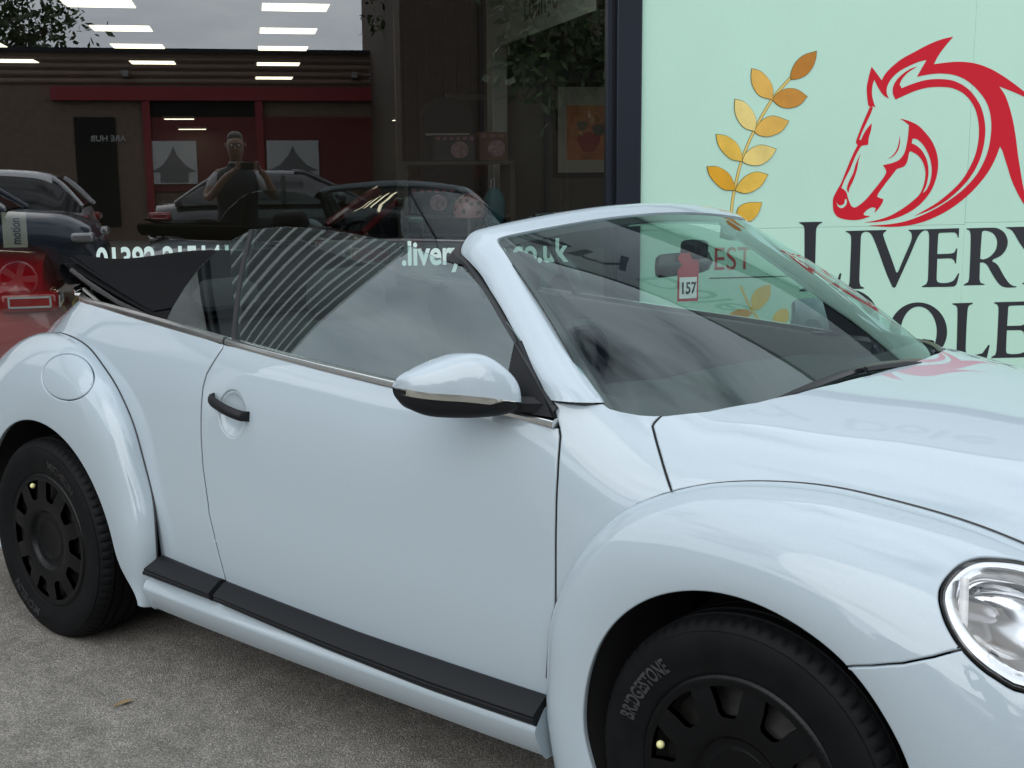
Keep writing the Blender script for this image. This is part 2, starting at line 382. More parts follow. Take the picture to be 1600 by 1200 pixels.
rubber = mat('tyre rubber', (.0042, .0045, .0052), .62, spec=.14, vary=(14, .35), bump=(220, .0004))
capm = mat('satin black wheel cover', (.0018, .002, .0026), .34, spec=.22, vary=(20, .25))
steel = mat('dusty steel wheel', (.016, .015, .014), .6, .2, vary=(30, .5))
carglass = glassmat('green tinted car glass', (.52, .64, .60), .115, gloss=(.87, .98, 1.))
screenglass = glassmat('windscreen glass', (.69, .81, .77), .066, gloss=(.87, .98, 1.))
cloth = mat('black soft top cloth', (.0055, .0058, .0068), .9, spec=.12, bump=(1500, .0006))
trimgrey = mat('anthracite cabin plastic', (.030, .030, .032), .6, bump=(700, .0004))
seatcloth = mat('grey seat cloth', (.022, .023, .024), .85, vary=(6, .18), bump=(500, .0006))
frit = mat('ceramic frit band', (.012, .012, .013), .5)
clearlens = glassmat('clear lamp lens', (.93, .94, .95), .07)
reflector = mat('lamp reflector', (.66, .67, .68), .13, 1.0)

car = empty('convertible_car', (0, 0, 0), 0, 'silver white two-door convertible with its black soft top folded down', 'car')
PP = (car, car)
def bs(P): return [(p[0], float(body_s(p[0], p[1], p[2]))) for p in P]
def belt_pt(x, up=0.): return (x, -float(YB(x)), float(ZBL(x))+up)
REF = (0, 0, .5)

D_FRONT = [(.7681, -.7967, .9451), (.7755, -.8016, .9291), (.7794, -.81, .9034), (.785, -.8232, .8462), (.7882, -.8332, .7574), (.789, -.8363, .6543), (.789, -.8365, .5483), (.772, -.834, .4285), (.766, -.832, .325)]
D_REAR = [(-.4105, -.7802, 1.0231), (-.4112, -.7868, 1.0105), (-.4323, -.8019, .9732), (-.4525, -.8113, .9404), (-.4623, -.8191, .9029), (-.4645, -.8264, .8499), (-.4651, -.8318, .764), (-.4611, -.8334, .6794), (-.446, -.8341, .5831), (-.4271, -.8337, .498), (-.4061, -.8283, .4119), (-.3961, -.8224, .3603), (-.388, -.82, .325)]
BELT_D = [belt_pt(x, -.012) for x in (.6, .4, .2, 0, -.2, -.35)]
door_poly = bs(D_FRONT[::-1])+bs(BELT_D)+bs(D_REAR)
HDC = (-.322, .846)
def hring(k, n=36): return [(HDC[0]+.058*k*math.cos(2*math.pi*i/n), HDC[1]+.064*k*math.sin(2*math.pi*i/n)) for i in range(n)]
dish_hole = [(x, float(body_s(x, -.826, z))) for x, z in hring(1.)]
doorR, doorL = pair('door', panel_data(body, door_poly, (.03, .035), REF, holes=[dish_hole]), paint, PP)

CREASE_F = FC[7:22]; SHUT = [(.9472, -.6733, .975), (.9449, -.6952, .9633), (.946, -.7035, .9574), (.967, -.7222, .9351), (.9969, -.7462, .9022), (1.0433, -.7762, .844)]
GLASS_B = [(.8363, -.7305, .998), (.8536, -.7287, .9888), (.8783, -.7174, .9829), (.9092, -.7001, .9776), (.9472, -.6733, .975)]
SEAM_P = [(.7302, -.7774, 1.0014), (.7532, -.7732, .9966), (.8055, -.7533, .9936)]
crease_rear = [p for p in CREASE_F if p[0] < 1.05][1:]      # behind the bonnet shut line
cowl_poly = bs(D_FRONT[:7])+bs([p for p in crease_rear][::-1][1:])+bs(SHUT[::-1])+bs(GLASS_B[::-1][1:])+bs(SEAM_P[::-1])
pair('front_quarter_panel', panel_data(body, cowl_poly, (.025, .03), REF), paint, PP)

# rear quarter
RCf = [p for p in RC if p[0] > -1.63 and p[2] > .33]
RCq = [(p[0]-(.006 if p[2] > .6 else .016), p[1], p[2]-(.004 if p[0] < -1. else 0)) for p in RCf]
q_poly = bs(D_REAR[:12])+bs(RCq)
q_belt = [belt_pt(x, -.012) for x in (-1.58, -1.52, -1.45, -1.38, -1.3, -1.2, -1.1, -1.0, -.9, -.8, -.7, -.6, -.5)]
q_poly = q_poly+bs(q_belt)
pair('rear_quarter_panel', panel_data(body, q_poly, (.03, .035), REF), paint, PP)

# bonnet, full width
def mir(L): return [(u, 2-v) for u, v in L][::-1]
hood_r = bs([(1.176, -1e-4, 1.017), (1.172, -.16, 1.016), (1.157, -.29, 1.0129), (1.128, -.42, 1.0055), (1.085, -.515, .996), (1.02, -.603, .9835)])+bs(SHUT)+bs([p for p in CREASE_F[::-1] if p[0] > 1.06])+bs([(1.79, -.535, .76), (1.88, -.47, .735), (1.95, -.38, .725), (2.0, -.25, .72), (2.03, -.1, .72)])
hood_poly = hood_r+mir(hood_r[1:])
V, F, Nn = panel_data(body, hood_poly, (.03, .04), REF)
bonnet = mesh_obj('bonnet', V, F, paint, car, True, Nn)
# front fender and bumper share the fender surface
HL = [(51.61, .563), (52.58, .5286), (53.21, .474), (53.36, .3981), (52.6, .3307), (50.92, .2756), (47.8, .2066), (44.2, .175), (40.3, .19), (36.5, .235), (33, .31), (30.4, .41), (29.6, .51), (31.81, .6259), (35.69, .6585), (39.04, .6676), (42.29, .6637), (44.94, .6505), (47.78, .6261), (50.29, .5906)]
FS = lambda t, q: FF(np.asarray(t)*1.0, q)
seam = [(49.86, .9192), (46.23, .8329), (43.89, .7461), (42.29, .6637)]
hl_left = [(42.29, .6637), (44.94, .6505), (47.78, .6261), (50.29, .5906), (51.61, .563), (52.58, .5286), (53.21, .474), (53.36, .3981), (52.6, .3307), (50.92, .2756), (47.8, .2066), (44.2, .175)]
hl_right = [(44.2, .175), (40.3, .19), (36.5, .235), (33, .31), (30.4, .41), (29.6, .51), (31.81, .6259), (35.69, .6585), (39.04, .6676), (42.29, .6637)]
def smoothline(P, per=4): return [tuple(p) for p in catmull(P, per, False)]
hl_left = smoothline(hl_left); hl_right = smoothline(hl_right)
ff_poly = [(t, 0.) for t in np.linspace(200, 47, 60)]+[(45.5, .09)]+hl_left[::-1]+seam[::-1][1:]+[(54.08, 1.)]+[(t, 1.) for t in np.linspace(57, 200, 50)]
FREF = (1.25, -.45, .35)
ffR, ffL = pair('front_fender', panel_data(FS, ff_poly, (3.2, .06), FREF, h=(.2, 2e-3), gap=.0018), paint, PP)
bp_poly = [(54.08, 1.)]+seam+hl_right[::-1][1:]+[(45.5, .09)]+[(t, 0.) for t in np.linspace(47, -9, 24)]+[(-9, q) for q in (.2, .4, .6, .8)]+[(t, 1.) for t in np.linspace(-9, 51, 24)]
bpR, bpL = pair('front_bumper_corner', panel_data(FS, bp_poly, (3.2, .06), FREF, h=(.2, 2e-3), gap=.0018), paint, PP)
# rear fender with fuel flap
RS = lambda t, q: RF(np.asarray(t)*1.0, q)
def ell(c, pts, per=5): return [tuple(p) for p in catmull(pts, per, True)]
fuel = ell(None, [(62.24, .2017), (59.92, .2859), (59.66, .3964), (61.86, .5162), (66.44, .6209), (72.46, .6885), (78.45, .7043), (83.01, .6733), (85.42, .6119), (85.65, .5329), (84.06, .4455), (81.19, .3567), (77.62, .2727), (73.85, .2012), (69.96, .1567), (65.92, .1552)], 3)
fc0 = np.mean(np.array(fuel), 0); fuel_in = [tuple(fc0+(np.array(p)-fc0)*.995) for p in fuel]
rf_poly = [(t, 0.) for t in np.linspace(-13, 196, 80)]+[(t, 1.) for t in np.linspace(196, -13, 70)]
RREF = (-1.25, -.45, .35)
rfR, rfL = pair('rear_fender', panel_data(RS, rf_poly, (3.2, .06), RREF, holes=[fuel], h=(.2, 2e-3), gap=.0012), paint, PP)
ffl = mesh_obj('fuel_flap', *panel_data(RS, fuel_in, (2.2, .05), RREF, h=(.2, 2e-3), gap=.0012)[:2], paint, rfR); 
ffl.data.normals_split_custom_set_from_vertices([tuple(n) for n in panel_data(RS, fuel_in, (2.2, .05), RREF, h=(.2, 2e-3), gap=.0012)[2]])
rl2 = panel_data(RS, fuel_in, (2.2, .05), RREF, h=(.2, 2e-3), gap=-.001)
mesh_obj('fender_filler', np.array(rl2[0])*np.array([1, -1, 1]), [tuple(f)[::-1] for f in rl2[1]], paint, rfL, True, np.array(rl2[2])*np.array([1, -1, 1]))
# black strips added to draw the shade of creases and shut lines
def crease_line(F_, t0, t1, r, off):
    pts = []
    for t in np.linspace(t0, t1, 70):
        c = np.array([float(f(t)) for f in F_.C]); o_ = c-np.array([F_.cx, -.2, .35]); o_ /= np.linalg.norm(o_); pts.append(c+o_*off+np.array([0, -.005*min(1, max(0, (t-118)/15)) if F_.cx > 0 else 0, 0]))
    return MB().tube(pts, r, 6)
mb_pair('crease_shade_strip', crease_line(FF, 46, 172, .0030, .0012), seal, (ffR, ffL)); mb_pair('crease_shade_strip', crease_line(RF, 4, 150, .0026, .0009), seal, (rfR, rfL))
def shut(P, r=.0028, deep=.0045):
    Q = []
    for x, s_ in dens(bs(P), body, .02, False):
        p_ = body(x, s_); nn = surf_n(body, np.array(x), np.array(s_), 1e-3, 1e-3); nn = nn*np.sign(np.dot(nn, p_-np.array(REF))); Q.append(p_-nn*deep)
    return MB().tube(Q, r, 6)
mb_pair('door_gap_shade', shut(D_FRONT[:7]), void, PP); mb_pair('door_gap_shade', shut(D_REAR), void, PP); mb_pair('bonnet_gap_shade', shut(SHUT), void, PP)  # dark tubes added inside the gaps, standing for their shade
# arch linings
def liner(F_, r, x0, t0, t1, name):
    mb = MB(); G = []
    for t in np.linspace(t0, t1, 40):
        a = math.radians(t); rr = float(F_.r(t))+.012
        G.append([(x0+rr*math.cos(a), y, .322+rr*math.sin(a)) for y in (float(F_.yl(t))+.012, -.80, -.6, -.50)])
    mb.grid(G)
    mid = [(x0+.36*math.cos(math.radians(t)), -.505, .322+.36*math.sin(math.radians(t))) for t in np.linspace(t0, t1, 30)]
    mb.add([(x0, -.505, .2)]+mid, [(0, i, i+1) for i in range(1, len(mid))])
    return mb_pair(name, mb, void, PP)
liner(FF, .37, 1.27, -9, 200, 'wheel_arch_lining'); liner(RF, .4, -1.27, -13, 196, 'wheel_arch_lining')

# nose and tail between the fenders
def endcap(F_, t0, t1, bulge, name, n=24, zlow=None):
    G = []
    for t in np.linspace(t0, t1, n):
        c = np.array([float(f(t)) for f in F_.C]); row = []
        for k in np.linspace(-1, 1, 21):
            row.append((c[0]+bulge*(1-k*k), -c[1]*k, c[2]))
        G.append(row)
    return G
mb = MB().grid(endcap(FF, 31, -9, .09, 'n')); mb.build('front_bumper', paint, car)
g = endcap(FF, 12, -3, .1, 'n'); g = [[(p[0]+.012, p[1]*.72, p[2]) for p in r] for r in g]; lowgr = MB().grid(g).build('lower_grille', black, car)
for k in range(5):
    z = .285+.035*k; pts = [(2.165-.1*(y/.43)**2+(.0 if z > .3 else -.01), y, z) for y in np.linspace(-.3, .3, 13)]; MB().tube(pts, .006, 6).build('grille_bar', black, lowgr)
hf = [body(x, float(body_s(x, y, z))) for x, y, z in ((1.79, -.535, .76), (1.88, -.47, .735), (1.95, -.38, .725), (2.0, -.25, .72), (2.03, -.1, .72))]
hf = catmull(hf+[q*np.array([1, -1, 1]) for q in hf[::-1]], 4, False); top_row = np.array(endcap(FF, 31, 30, .09, 'n')[0])
nose = []
for q in hf:
    k_ = float(np.interp(q[1], top_row[:, 1][::1] if top_row[0, 1] < top_row[-1, 1] else top_row[::-1, 1], np.arange(len(top_row)))); i0 = min(int(k_), len(top_row)-2); tr_ = top_row if top_row[0, 1] < top_row[-1, 1] else top_row[::-1]; b_ = tr_[i0]*(1-(k_-i0))+tr_[i0+1]*(k_-i0)
    a_ = np.array(q)-np.array([-.004, 0, .010]); nose.append([a_-np.array([.03, 0, .0]), a_, a_*.6+b_*.4+np.array([.012, 0, .004]), a_*.25+b_*.75+np.array([.010, 0, .002]), b_+np.array([.001, 0, -.002])])
MB().grid(nose).build('nose_panel', paint, car)
np_ = box('number_plate', (2.172, -.26, .42), (2.18, .26, .53), mat('white plate', (.75, .75, .73), .4), car)
mb = MB().grid(endcap(RF, 150, 196, -.07, 'n')); mb.build('rear_bumper', paint, car)
tr_r = bs([(-1.66, -1e-4, 1.088), (-1.645, -.2, 1.084), (-1.62, -.33, 1.078)])+bs([(-1.62, -.617, .92), (-1.79, -.55, .845), (-1.94, -.49, .72), (-1.99, -.4, .68), (-2.03, -.2, .67)])
V, F, Nn = panel_data(body, tr_r+mir(tr_r[1:]), (.03, .05), (-1.5, 0, .5)); mesh_obj('boot_lid', V, F, paint, car, True, Nn)
for sgn in (-1, 1):     # tail lamps on the rear fenders
    G = []
    for q in np.linspace(.12, .6, 9):
        row = []
        for t in np.linspace(140, 163, 9):
            p = RF(t, q); nn = surf_n(RS, np.array(t), np.array(q), .2, 2e-3); nn = nn*np.sign(np.dot(nn, p-np.array(RREF)))
            e = (1-((q-.36)/.24)**2)*(1-((t-151.5)/11.5)**2); w = p+nn*(.001+.012*max(e, 0)**.5); row.append((w[0], w[1]*(-sgn), w[2]))
        G.append(row)
    MB().grid(G if sgn > 0 else G[::-1]).build('tail_lamp', mat('red lamp lens', (.35, .01, .012), .08, coat=1), car)

# headlamps: bezel, bowl, projector, lens
def HLs(off, k):
    c = np.array([42.0, .425]); out = []
    P = catmull(HL, 3, True)
    for p in P:
        w = c+(np.array(p)-c)*k; q = FF(w[0], w[1]); nn = surf_n(FS, np.array(w[0]), np.array(w[1]), .2, 2e-3); nn = nn*np.sign(np.dot(nn, q-np.array(FREF))); out.append(q+nn*off)
    return out
hc = FF(42., .425); hn = surf_n(FS, np.array(42.), np.array(.425), .2, 2e-3); hn = hn*np.sign(np.dot(hn, hc-np.array(FREF)))
axis = np.array([.86, -.46, .12]); axis = axis/np.linalg.norm(axis)
def ringmesh(rings, cap=None):
    mb = MB().grid(rings, wrap_v=True)
    if cap is not None:
        n = len(rings[0]); k = len(mb.v); mb.add([cap], []); b = (len(rings)-1)*n
        mb.f += [(b+i, b+(i+1) % n, k) for i in range(n)]
    return mb
bez = ringmesh([HLs(-.02, 1.0), HLs(-.001, .992), HLs(.002, .965), HLs(-.002, .945), HLs(-.008, .94)])
hlR, hlL = mb_pair('headlamp', bez, blackgloss, PP)
R1 = [HLs(-.008, .94), HLs(-.004, .925), HLs(-.006, .86), HLs(-.016, .76), HLs(-.03, .72)]
mb_pair('chrome_surround', ringmesh(R1), reflector, (hlR, hlL))
inn = HLs(-.03, .72); cen = np.mean(inn, 0)
def shrink(P, k, d): c = np.mean(P, 0); return [c+(p-c)*k-axis*d for p in P]
mb_pair('lamp_housing', ringmesh([inn, shrink(inn, .9, .018), shrink(inn, .86, .03)]), trimgrey, (hlR, hlL))
bowl = [shrink(inn, .86, .03), shrink(inn, .8, .05), shrink(inn, .62, .075), shrink(inn, .4, .09), shrink(inn, .2, .095)]
mb_pair('reflector_bowl', ringmesh(bowl, cen-axis*.096), reflector, (hlR, hlL))
e1 = np.cross(axis, [0, 0, 1.]); e1 /= np.linalg.norm(e1); e2 = np.cross(e1, axis)
bulb = MB().grid([[cen-axis*(.09-.07*k/6)+(e1*math.cos(t)+e2*math.sin(t))*.022*math.sqrt(max(0, 1-(k/6)**2*.96)) for t in np.linspace(0, 2*math.pi, 17)[:-1]] for k in range(7)], wrap_v=True)
mb_pair('bulb_shield', bulb, mat('grey bulb shield', (.3, .3, .31), .35, .8), (hlR, hlL))
arm = MB().tube([cen+e1*.085-axis*.035-e2*.07, cen+e1*.075-axis*.02, cen+e1*.06-axis*.03+e2*.075], .008, 8); mb_pair('indicator_strip', arm, mat('frosted clear strip', (.7, .7, .7), .4), (hlR, hlL))
lens = ringmesh([HLs(.003, .955), HLs(.007, .85), HLs(.012, .6), HLs(.016, .3)], hc+hn*.017)
mb_pair('lens', lens, clearlens, (hlR, hlL))

# sills and rubbing strips
def yb_lo(x): return float(WB(x))
def strip(prof, xs, taper=None):
    st = []
    for x in xs:
        w = yb_lo(x)-.837; st.append([(x, -(y+w*.6), z) for y, z in prof])
    mb = MB().grid(st, wrap_v=True); n = len(prof); m = len(st)
    mb.f += [tuple(range(n))[::-1], tuple((m-1)*n+i for i in range(n))]
    return mb
sill_prof = [(.80, .335), (.842, .318), (.868, .286), (.873, .277), (.871, .266), (.845, .212), (.835, .203), (.78, .205)]
mb_pair('sill', strip(sill_prof, np.linspace(-.742, .764, 24)), paint, PP, .004)
tp = [(.81, .375), (.832, .383), (.838, .381), (.876, .347), (.881, .341), (.880, .336), (.8785, .3345), (.8785, .3315), (.881, .330), (.8805, .318), (.872, .308), (.81, .310)]
def trim_z(x, z):
    B = np.interp(x, [-.7, -.38, .06, .44, .76], [.318, .317, .297, .286, .289]); T = np.interp(x, [-.7, -.39, .165, .755], [.374, .364, .348, .346]); return B+(z-.308)/.075*(T-B)
def trim_piece(x0, x1, cut0, cut1, z1=0.):
    st = []
    for x in np.linspace(x0, x1, 16):
        w = yb_lo(x)-.837; st.append([(x+(cut0*(.383-z)/.07 if abs(x-x0) < 1e-6 else 0)+(cut1*(z-.31)/.07 if abs(x-x1) < 1e-6 else 0), -(y+w*.6), float(trim_z(x, z))) for y, z in tp])
    mb = MB().grid(st, wrap_v=True); n = len(tp); m = len(st); mb.f += [tuple(range(n))[::-1], tuple((m-1)*n+i for i in range(n))]
    return mb
mb_pair('rubbing_strip', trim_piece(-.385, .762, .012, 0), black, (doorR, doorL), .002)
mb_pair('rubbing_strip', trim_piece(-.70, -.393, -.03, -.012), black, PP, .002)
# bright strip along the belt
def belt_strip(xs, extra=()):
    st = []
    for x in xs:
        y, z = float(YB(x)), float(ZBL(x)); c = np.array([x, -y, z]); dx = .01
        tdir = np.array([2*dx, -(float(YB(x+dx))-float(YB(x-dx))), float(ZBL(x+dx))-float(ZBL(x-dx))]); tdir /= np.linalg.norm(tdir)
        out = np.cross(tdir, [0, 0, 1.]); out /= np.linalg.norm(out); up = np.array([0, 0, 1.])
        st.append([c+out*a+up*b for a, b in ((-.012, .006), (-.002, .007), (.006, .003), (.0085, -.005), (.0075, -.011), (.003, -.0135), (-.012, -.012))])
    mb = MB().grid(st, wrap_v=True); n = 7; m = len(st); mb.f += [tuple(range(n))[::-1], tuple((m-1)*n+i for i in range(n))]
    return mb
mb_pair('belt_trim', belt_strip(np.linspace(-.405, .762, 40)), chrome, (doorR, doorL))
mb_pair('belt_trim', belt_strip(np.concatenate([np.linspace(-.414, -1.3, 26), np.linspace(-1.33, -1.615, 16)])[::-1]), satin, PP)
back = [( -1.615-.045*(1-(k)**2), -.313*k, 1.079) for k in np.linspace(1, -1, 15)]
MB().tube(back, .011, 8).build('belt_trim_rear', satin, car)
# inner wells below the belt, so nothing shows through the shell
def well():
    xs = np.concatenate([np.linspace(-1.62, -1.3, 12), np.linspace(-1.2, .76, 30)]); G = []
    for x in xs:
        y = float(YB(x)); z = float(ZBL(x)); G.append([(x, -y+.002, z-.006), (x, -y+.03, z-.012), (x, -y+.045, z-.06), (x, -max(y-.07, .2), .62), (x, -max(y-.08, .2), .30)])
    return MB().grid(G)
mb_pair('cabin_side_trim', well(), trimgrey, PP)
MB().grid([[(x, y, .30 if x > -1.0 else .55) for y in (-.74, 0, .74)] for x in (-1.62, -1.01, -1.0, .9)]).build('cabin_floor', trimgrey, car)
MB().grid([[(.9, y, z) for y in (-.75, 0, .75)] for z in (.2, .88)]).build('bulkhead', void, car)
MB().box((-1.95, -.55, .19), (1.95, .55, .28)).build('underbody', void, car); MB().box((-.76, -.815, .206), (.77, .815, .24)).build('floor_pan', void, car)

# ---- windscreen frame: stations (glass edge G, outer edge O) from the foot of the right pillar to the centre of the header
STN = [((.8363, -.7305, .998), (.734, -.78, .9991)), ((.8095, -.722, 1.0179), (.6881, -.765, 1.0358)), ((.757, -.70, 1.055), (.6192+.03, -.75, 1.069)), ((.7044, -.682, 1.0926), (.6192, -.735, 1.0962)), ((.65, -.663, 1.136), (.569, -.712, 1.136)), ((.5971, -.645, 1.1792), (.5191, -.69, 1.1742)),
       ((.543, -.628, 1.222), (.468, -.67, 1.211)), ((.4886, -.612, 1.2656), (.4197, -.65, 1.2453)), ((.452, -.601, 1.295), (.375, -.639, 1.272)), ((.428, -.595, 1.314), (.335, -.624, 1.293)), ((.4169, -.588, 1.3245), (.331, -.602, 1.322)), ((.4185, -.572, 1.330), (.338, -.578, 1.3405)), ((.428, -.53, 1.337), (.355, -.53, 1.352)),
       ((.443, -.42, 1.3485), (.375, -.42, 1.3665)), ((.457, -.28, 1.3595), (.392, -.28, 1.380)), ((.466, -.14, 1.3665), (.403, -.14, 1.3885)), ((.469, 0, 1.369), (.407, 0, 1.391))]
def frame_ring(G, O, i):
    G = np.array(G); O = np.array(O); c = np.array([.45, 0, .9]); m = (G+O)/2; w = np.linalg.norm(O-G)
    out = m-np.array([m[0]-.35, m[1]*.15, .9+.3*(m[2]-.9)]); out = out-(O-G)*np.dot(out, O-G)/w**2; out /= np.linalg.norm(out)
    b = .22*w if i < 10 else .16*w
    ring = [G-out*.012, G, G*.86+O*.14+out*b*.45, G*.65+O*.35+out*b*.9, G*.4+O*.6+out*b, G*.15+O*.85+out*b*.62, O+out*b*.18, O-out*.012, O-out*.035-(O-G)*.1, m-out*.05, G-out*.03]
    return ring
half = [frame_ring(g, o, i) for i, (g, o) in enumerate(STN)]
half_c = []
for k in range(len(half[0])):
    half_c.append(catmull([r[k] for r in half], 4, False))
rings = [[half_c[k][i] for k in range(len(half_c))] for i in range(len(half_c[0]))]
full = rings+[[p*np.array([1, -1, 1]) for p in r] for r in rings[::-1][1:]]
fr = MB().grid(full, wrap_v=True); o = fr.build('windscreen_frame', paint, car); wframe = o
# black seal along the trailing edge of each pillar
SE = [(.3045, -.645, 1.2749), (.3385, -.65, 1.2674), (.3742, -.655, 1.2623), (.4629, -.69, 1.2135), (.5533, -.73, 1.1505), (.6106, -.757, 1.1131), (.70, -.785, 1.035), (.757, -.797, .966)]
SO = [(.331, -.602, 1.318), (.333, -.622, 1.293), (.375, -.639, 1.270), (.468, -.67, 1.209), (.5691, -.712, 1.134), (.6192, -.735, 1.0942), (.6881, -.765, 1.034), (.757, -.785, .985)]
st = []
for a, b in zip(catmull(SE, 4, False), catmull(SO, 4, False)):
    n_ = np.array([.1, -1, .35]); n_ /= np.linalg.norm(n_); st.append([a+n_*.004, (a+b)/2+n_*.012, b+n_*.006, b-n_*.02, a-n_*.025])
mb_pair('pillar_seal', MB().grid(st, wrap_v=True), seal, (wframe, wframe))

# ---- windscreen
WB_ = [(.830, -.735, .990), (.8783, -.712, .968), (.9392, -.675, .955), (1.02, -.60, .955), (1.085, -.51, .965), (1.128, -.41, .974), (1.157, -.28, .98), (1.172, -.15, .984), (1.176, 0, .985)]
WT_ = [(.4175, -.589, 1.3235), (.4195, -.575, 1.328), (.424, -.555, 1.333), (.432, -.50, 1.340), (.441, -.43, 1.3475), (.450, -.35, 1.3545), (.459, -.24, 1.362), (.466, -.12, 1.3672), (.469, 0, 1.369)]
cb = catmull(WB_, 4, False); ct = catmull(WT_, 4, False); cb = cb+[p*np.array([1, -1, 1]) for p in cb[::-1][1:]]; ct = ct+[p*np.array([1, -1, 1]) for p in ct[::-1][1:]]
def screen(v, w):
    """v 0..1 bottom to top, w 0..1 right to left"""
    f = w*(len(cb)-1); i = min(int(f), len(cb)-2); t = f-i; a = cb[i]*(1-t)+cb[i+1]*t; b = ct[i]*(1-t)+ct[i+1]*t
    d = b-a; n_ = np.array([.62, 0, .78]); return a+d*v+n_*.035*math.sin(math.pi*v)*(1-.6*abs(2*w-1)**2)-n_*.004
Gs = [[screen(v, w) for w in np.linspace(0, 1, 61)] for v in np.linspace(0, 1, 25)]
ws = MB().grid(Gs).build('windscreen', screenglass, car)
def fr_in(v, w): p = screen(v, w); return p-np.array([.62, 0, .78])*.004
wl_, vl_ = .032, .0
mbf = MB()
mbf.grid([[fr_in(v, w) for w in np.linspace(0, 1, 61)] for v in (0, .06, .115-.0, )])
mbf.grid([[fr_in(v, w) for w in (0, .02, .05-.012*v)] for v in np.linspace(.115, 1, 20)]); mbf.grid([[fr_in(v, w) for w in (1, .98, .95+.012*v)] for v in np.linspace(.115, 1, 20)])
mbf.grid([[fr_in(v, w) for w in np.linspace(.04, .96, 40)] for v in (.955, 1)])
mbf.build('frit_band', frit, ws)
for side_ in (0, 1):
    Gp = []
    for v in np.linspace(.05, .99, 24):
        row = []
        for w, dd in ((.045, .012), (.06, .03), (.082, .045), (.098, .03), (.10, .06)):
            ww = w if side_ == 0 else 1-w; p_ = screen(v, ww); row.append(p_-np.array([.62, 0, .78])*dd)
        Gp.append(row if side_ == 0 else row[::-1])
    MB().grid(Gp).build('pillar_trim', mat('black pillar trim', (.008, .008, .009), .6), wframe)
# cowl below the screen
MB().grid([[(p[0]+dx, p[1], p[2]+dz) for p in [cb[i] for i in range(12, len(cb)-12, 2)]] for dx, dz in ((-.03, -.02), (.01, -.03), (.06, -.05))]).build('cowl_tray', void, car)
# wipers
def wiper(pts, blade, name='wiper'):
    w = MB().tube(pts, .007, 6).build(name, black, car); MB().tube(blade, [.004]+[.009]*(len(blade)-2)+[.004], 6).build('wiper_blade', blackgloss, w)
def on_screen(v, w, h=.012): p = screen(v, w); return p+np.array([.62, 0, .78])*h
wiper([on_screen(-.03, .60, .035), on_screen(.02, .52, .035), on_screen(.045, .44, .03)], [on_screen(.012+.05*math.sin(math.pi*k), .60-.34*k, .016) for k in np.linspace(0, 1, 14)])
wiper([on_screen(-.04, .90, .035), on_screen(.02, .86, .035), on_screen(.045, .80, .03)], [on_screen(.03+.03*math.sin(math.pi*k), .93-.24*k, .016) for k in np.linspace(0, 1, 14)])

# ---- side glass: plane leaning in from the belt
def gy(x, z):
    y0 = float(YB(x))-.006; t = (z-float(ZBL(x))); return -(y0-.42*t-.16*t*t*(1 if t > 0 else 0))
def glass_pane(name, poly, par):
    S = lambda x, z: np.stack([np.asarray(x, float), np.vectorize(gy)(x, z), np.asarray(z, float)], -1)
    d = panel_data(S, poly, (.05, .05), (0, 0, 1.1), gap=0, depth=.004, rnd=.0015, h=(1e-3, 1e-3)); return pair(name, d, carglass, par)
dg = [(-.452, 1.326), (-.40, 1.332), (-.3217, 1.338), (-.2117, 1.3381), (-.0536, 1.3287), (.049, 1.3201), (.1988, 1.302), (.3045, 1.2749), (.3742, 1.2623), (.4629, 1.2135), (.5533, 1.1505), (.6106, 1.1131), (.70, 1.035), (.745, .96)]+[(x, float(ZBL(x))-.02) for x in (.6, .4, .2, 0, -.2, -.365)]+[(-.389, 1.0785), (-.4272, 1.2034)]
glass_pane('door_glass', dg, (doorR, doorL))
qg = [(-.7459, 1.045), (-.7219, 1.1069), (-.689, 1.1631), (-.6451, 1.219), (-.5849, 1.264), (-.5266, 1.3001), (-.462, 1.324), (-.44, 1.204), (-.40, 1.0785), (-.383, 1.02)]+[(x, float(ZBL(x))-.02) for x in (-.45, -.6)]
qR, qL = glass_pane('quarter_glass', qg, PP)
gp = [(-.457, 1.327), (-.434, 1.204), (-.3945, 1.0785), (-.376, 1.034)]
st = []
for x, z in catmull(gp, 4, False):
    y = gy(x, z); st.append([(x-.009, y-.004, z), (x+.007, y-.005, z), (x+.007, y+.012, z), (x-.009, y+.012, z)])
mb_pair('glass_seal', MB().grid(st, wrap_v=True), seal, PP)

# ---- mirrors
tri = [(.6031, 1.1096), (.6106, 1.1131), (.66, 1.068), (.70, 1.032), (.757, .968), (.70, .968), (.65, .972), (.615, .978)]
pts2, f2 = fill_poly([tri]); mbt = MB(); n = len(tri)
front = [(x, gy(x, z)-.014, z) for x, z in pts2]; backp = [(x, gy(x, z)+.01, z) for x, z in pts2]
mbt.add(front+backp, [tuple(t) for t in f2]+[tuple(i+n for i in t[::-1]) for t in f2]+[(i, i+n, (i+1) % n+n, (i+1) % n) for i in range(n)])
mb_pair('mirror_base', mbt, black, (doorR, doorL))
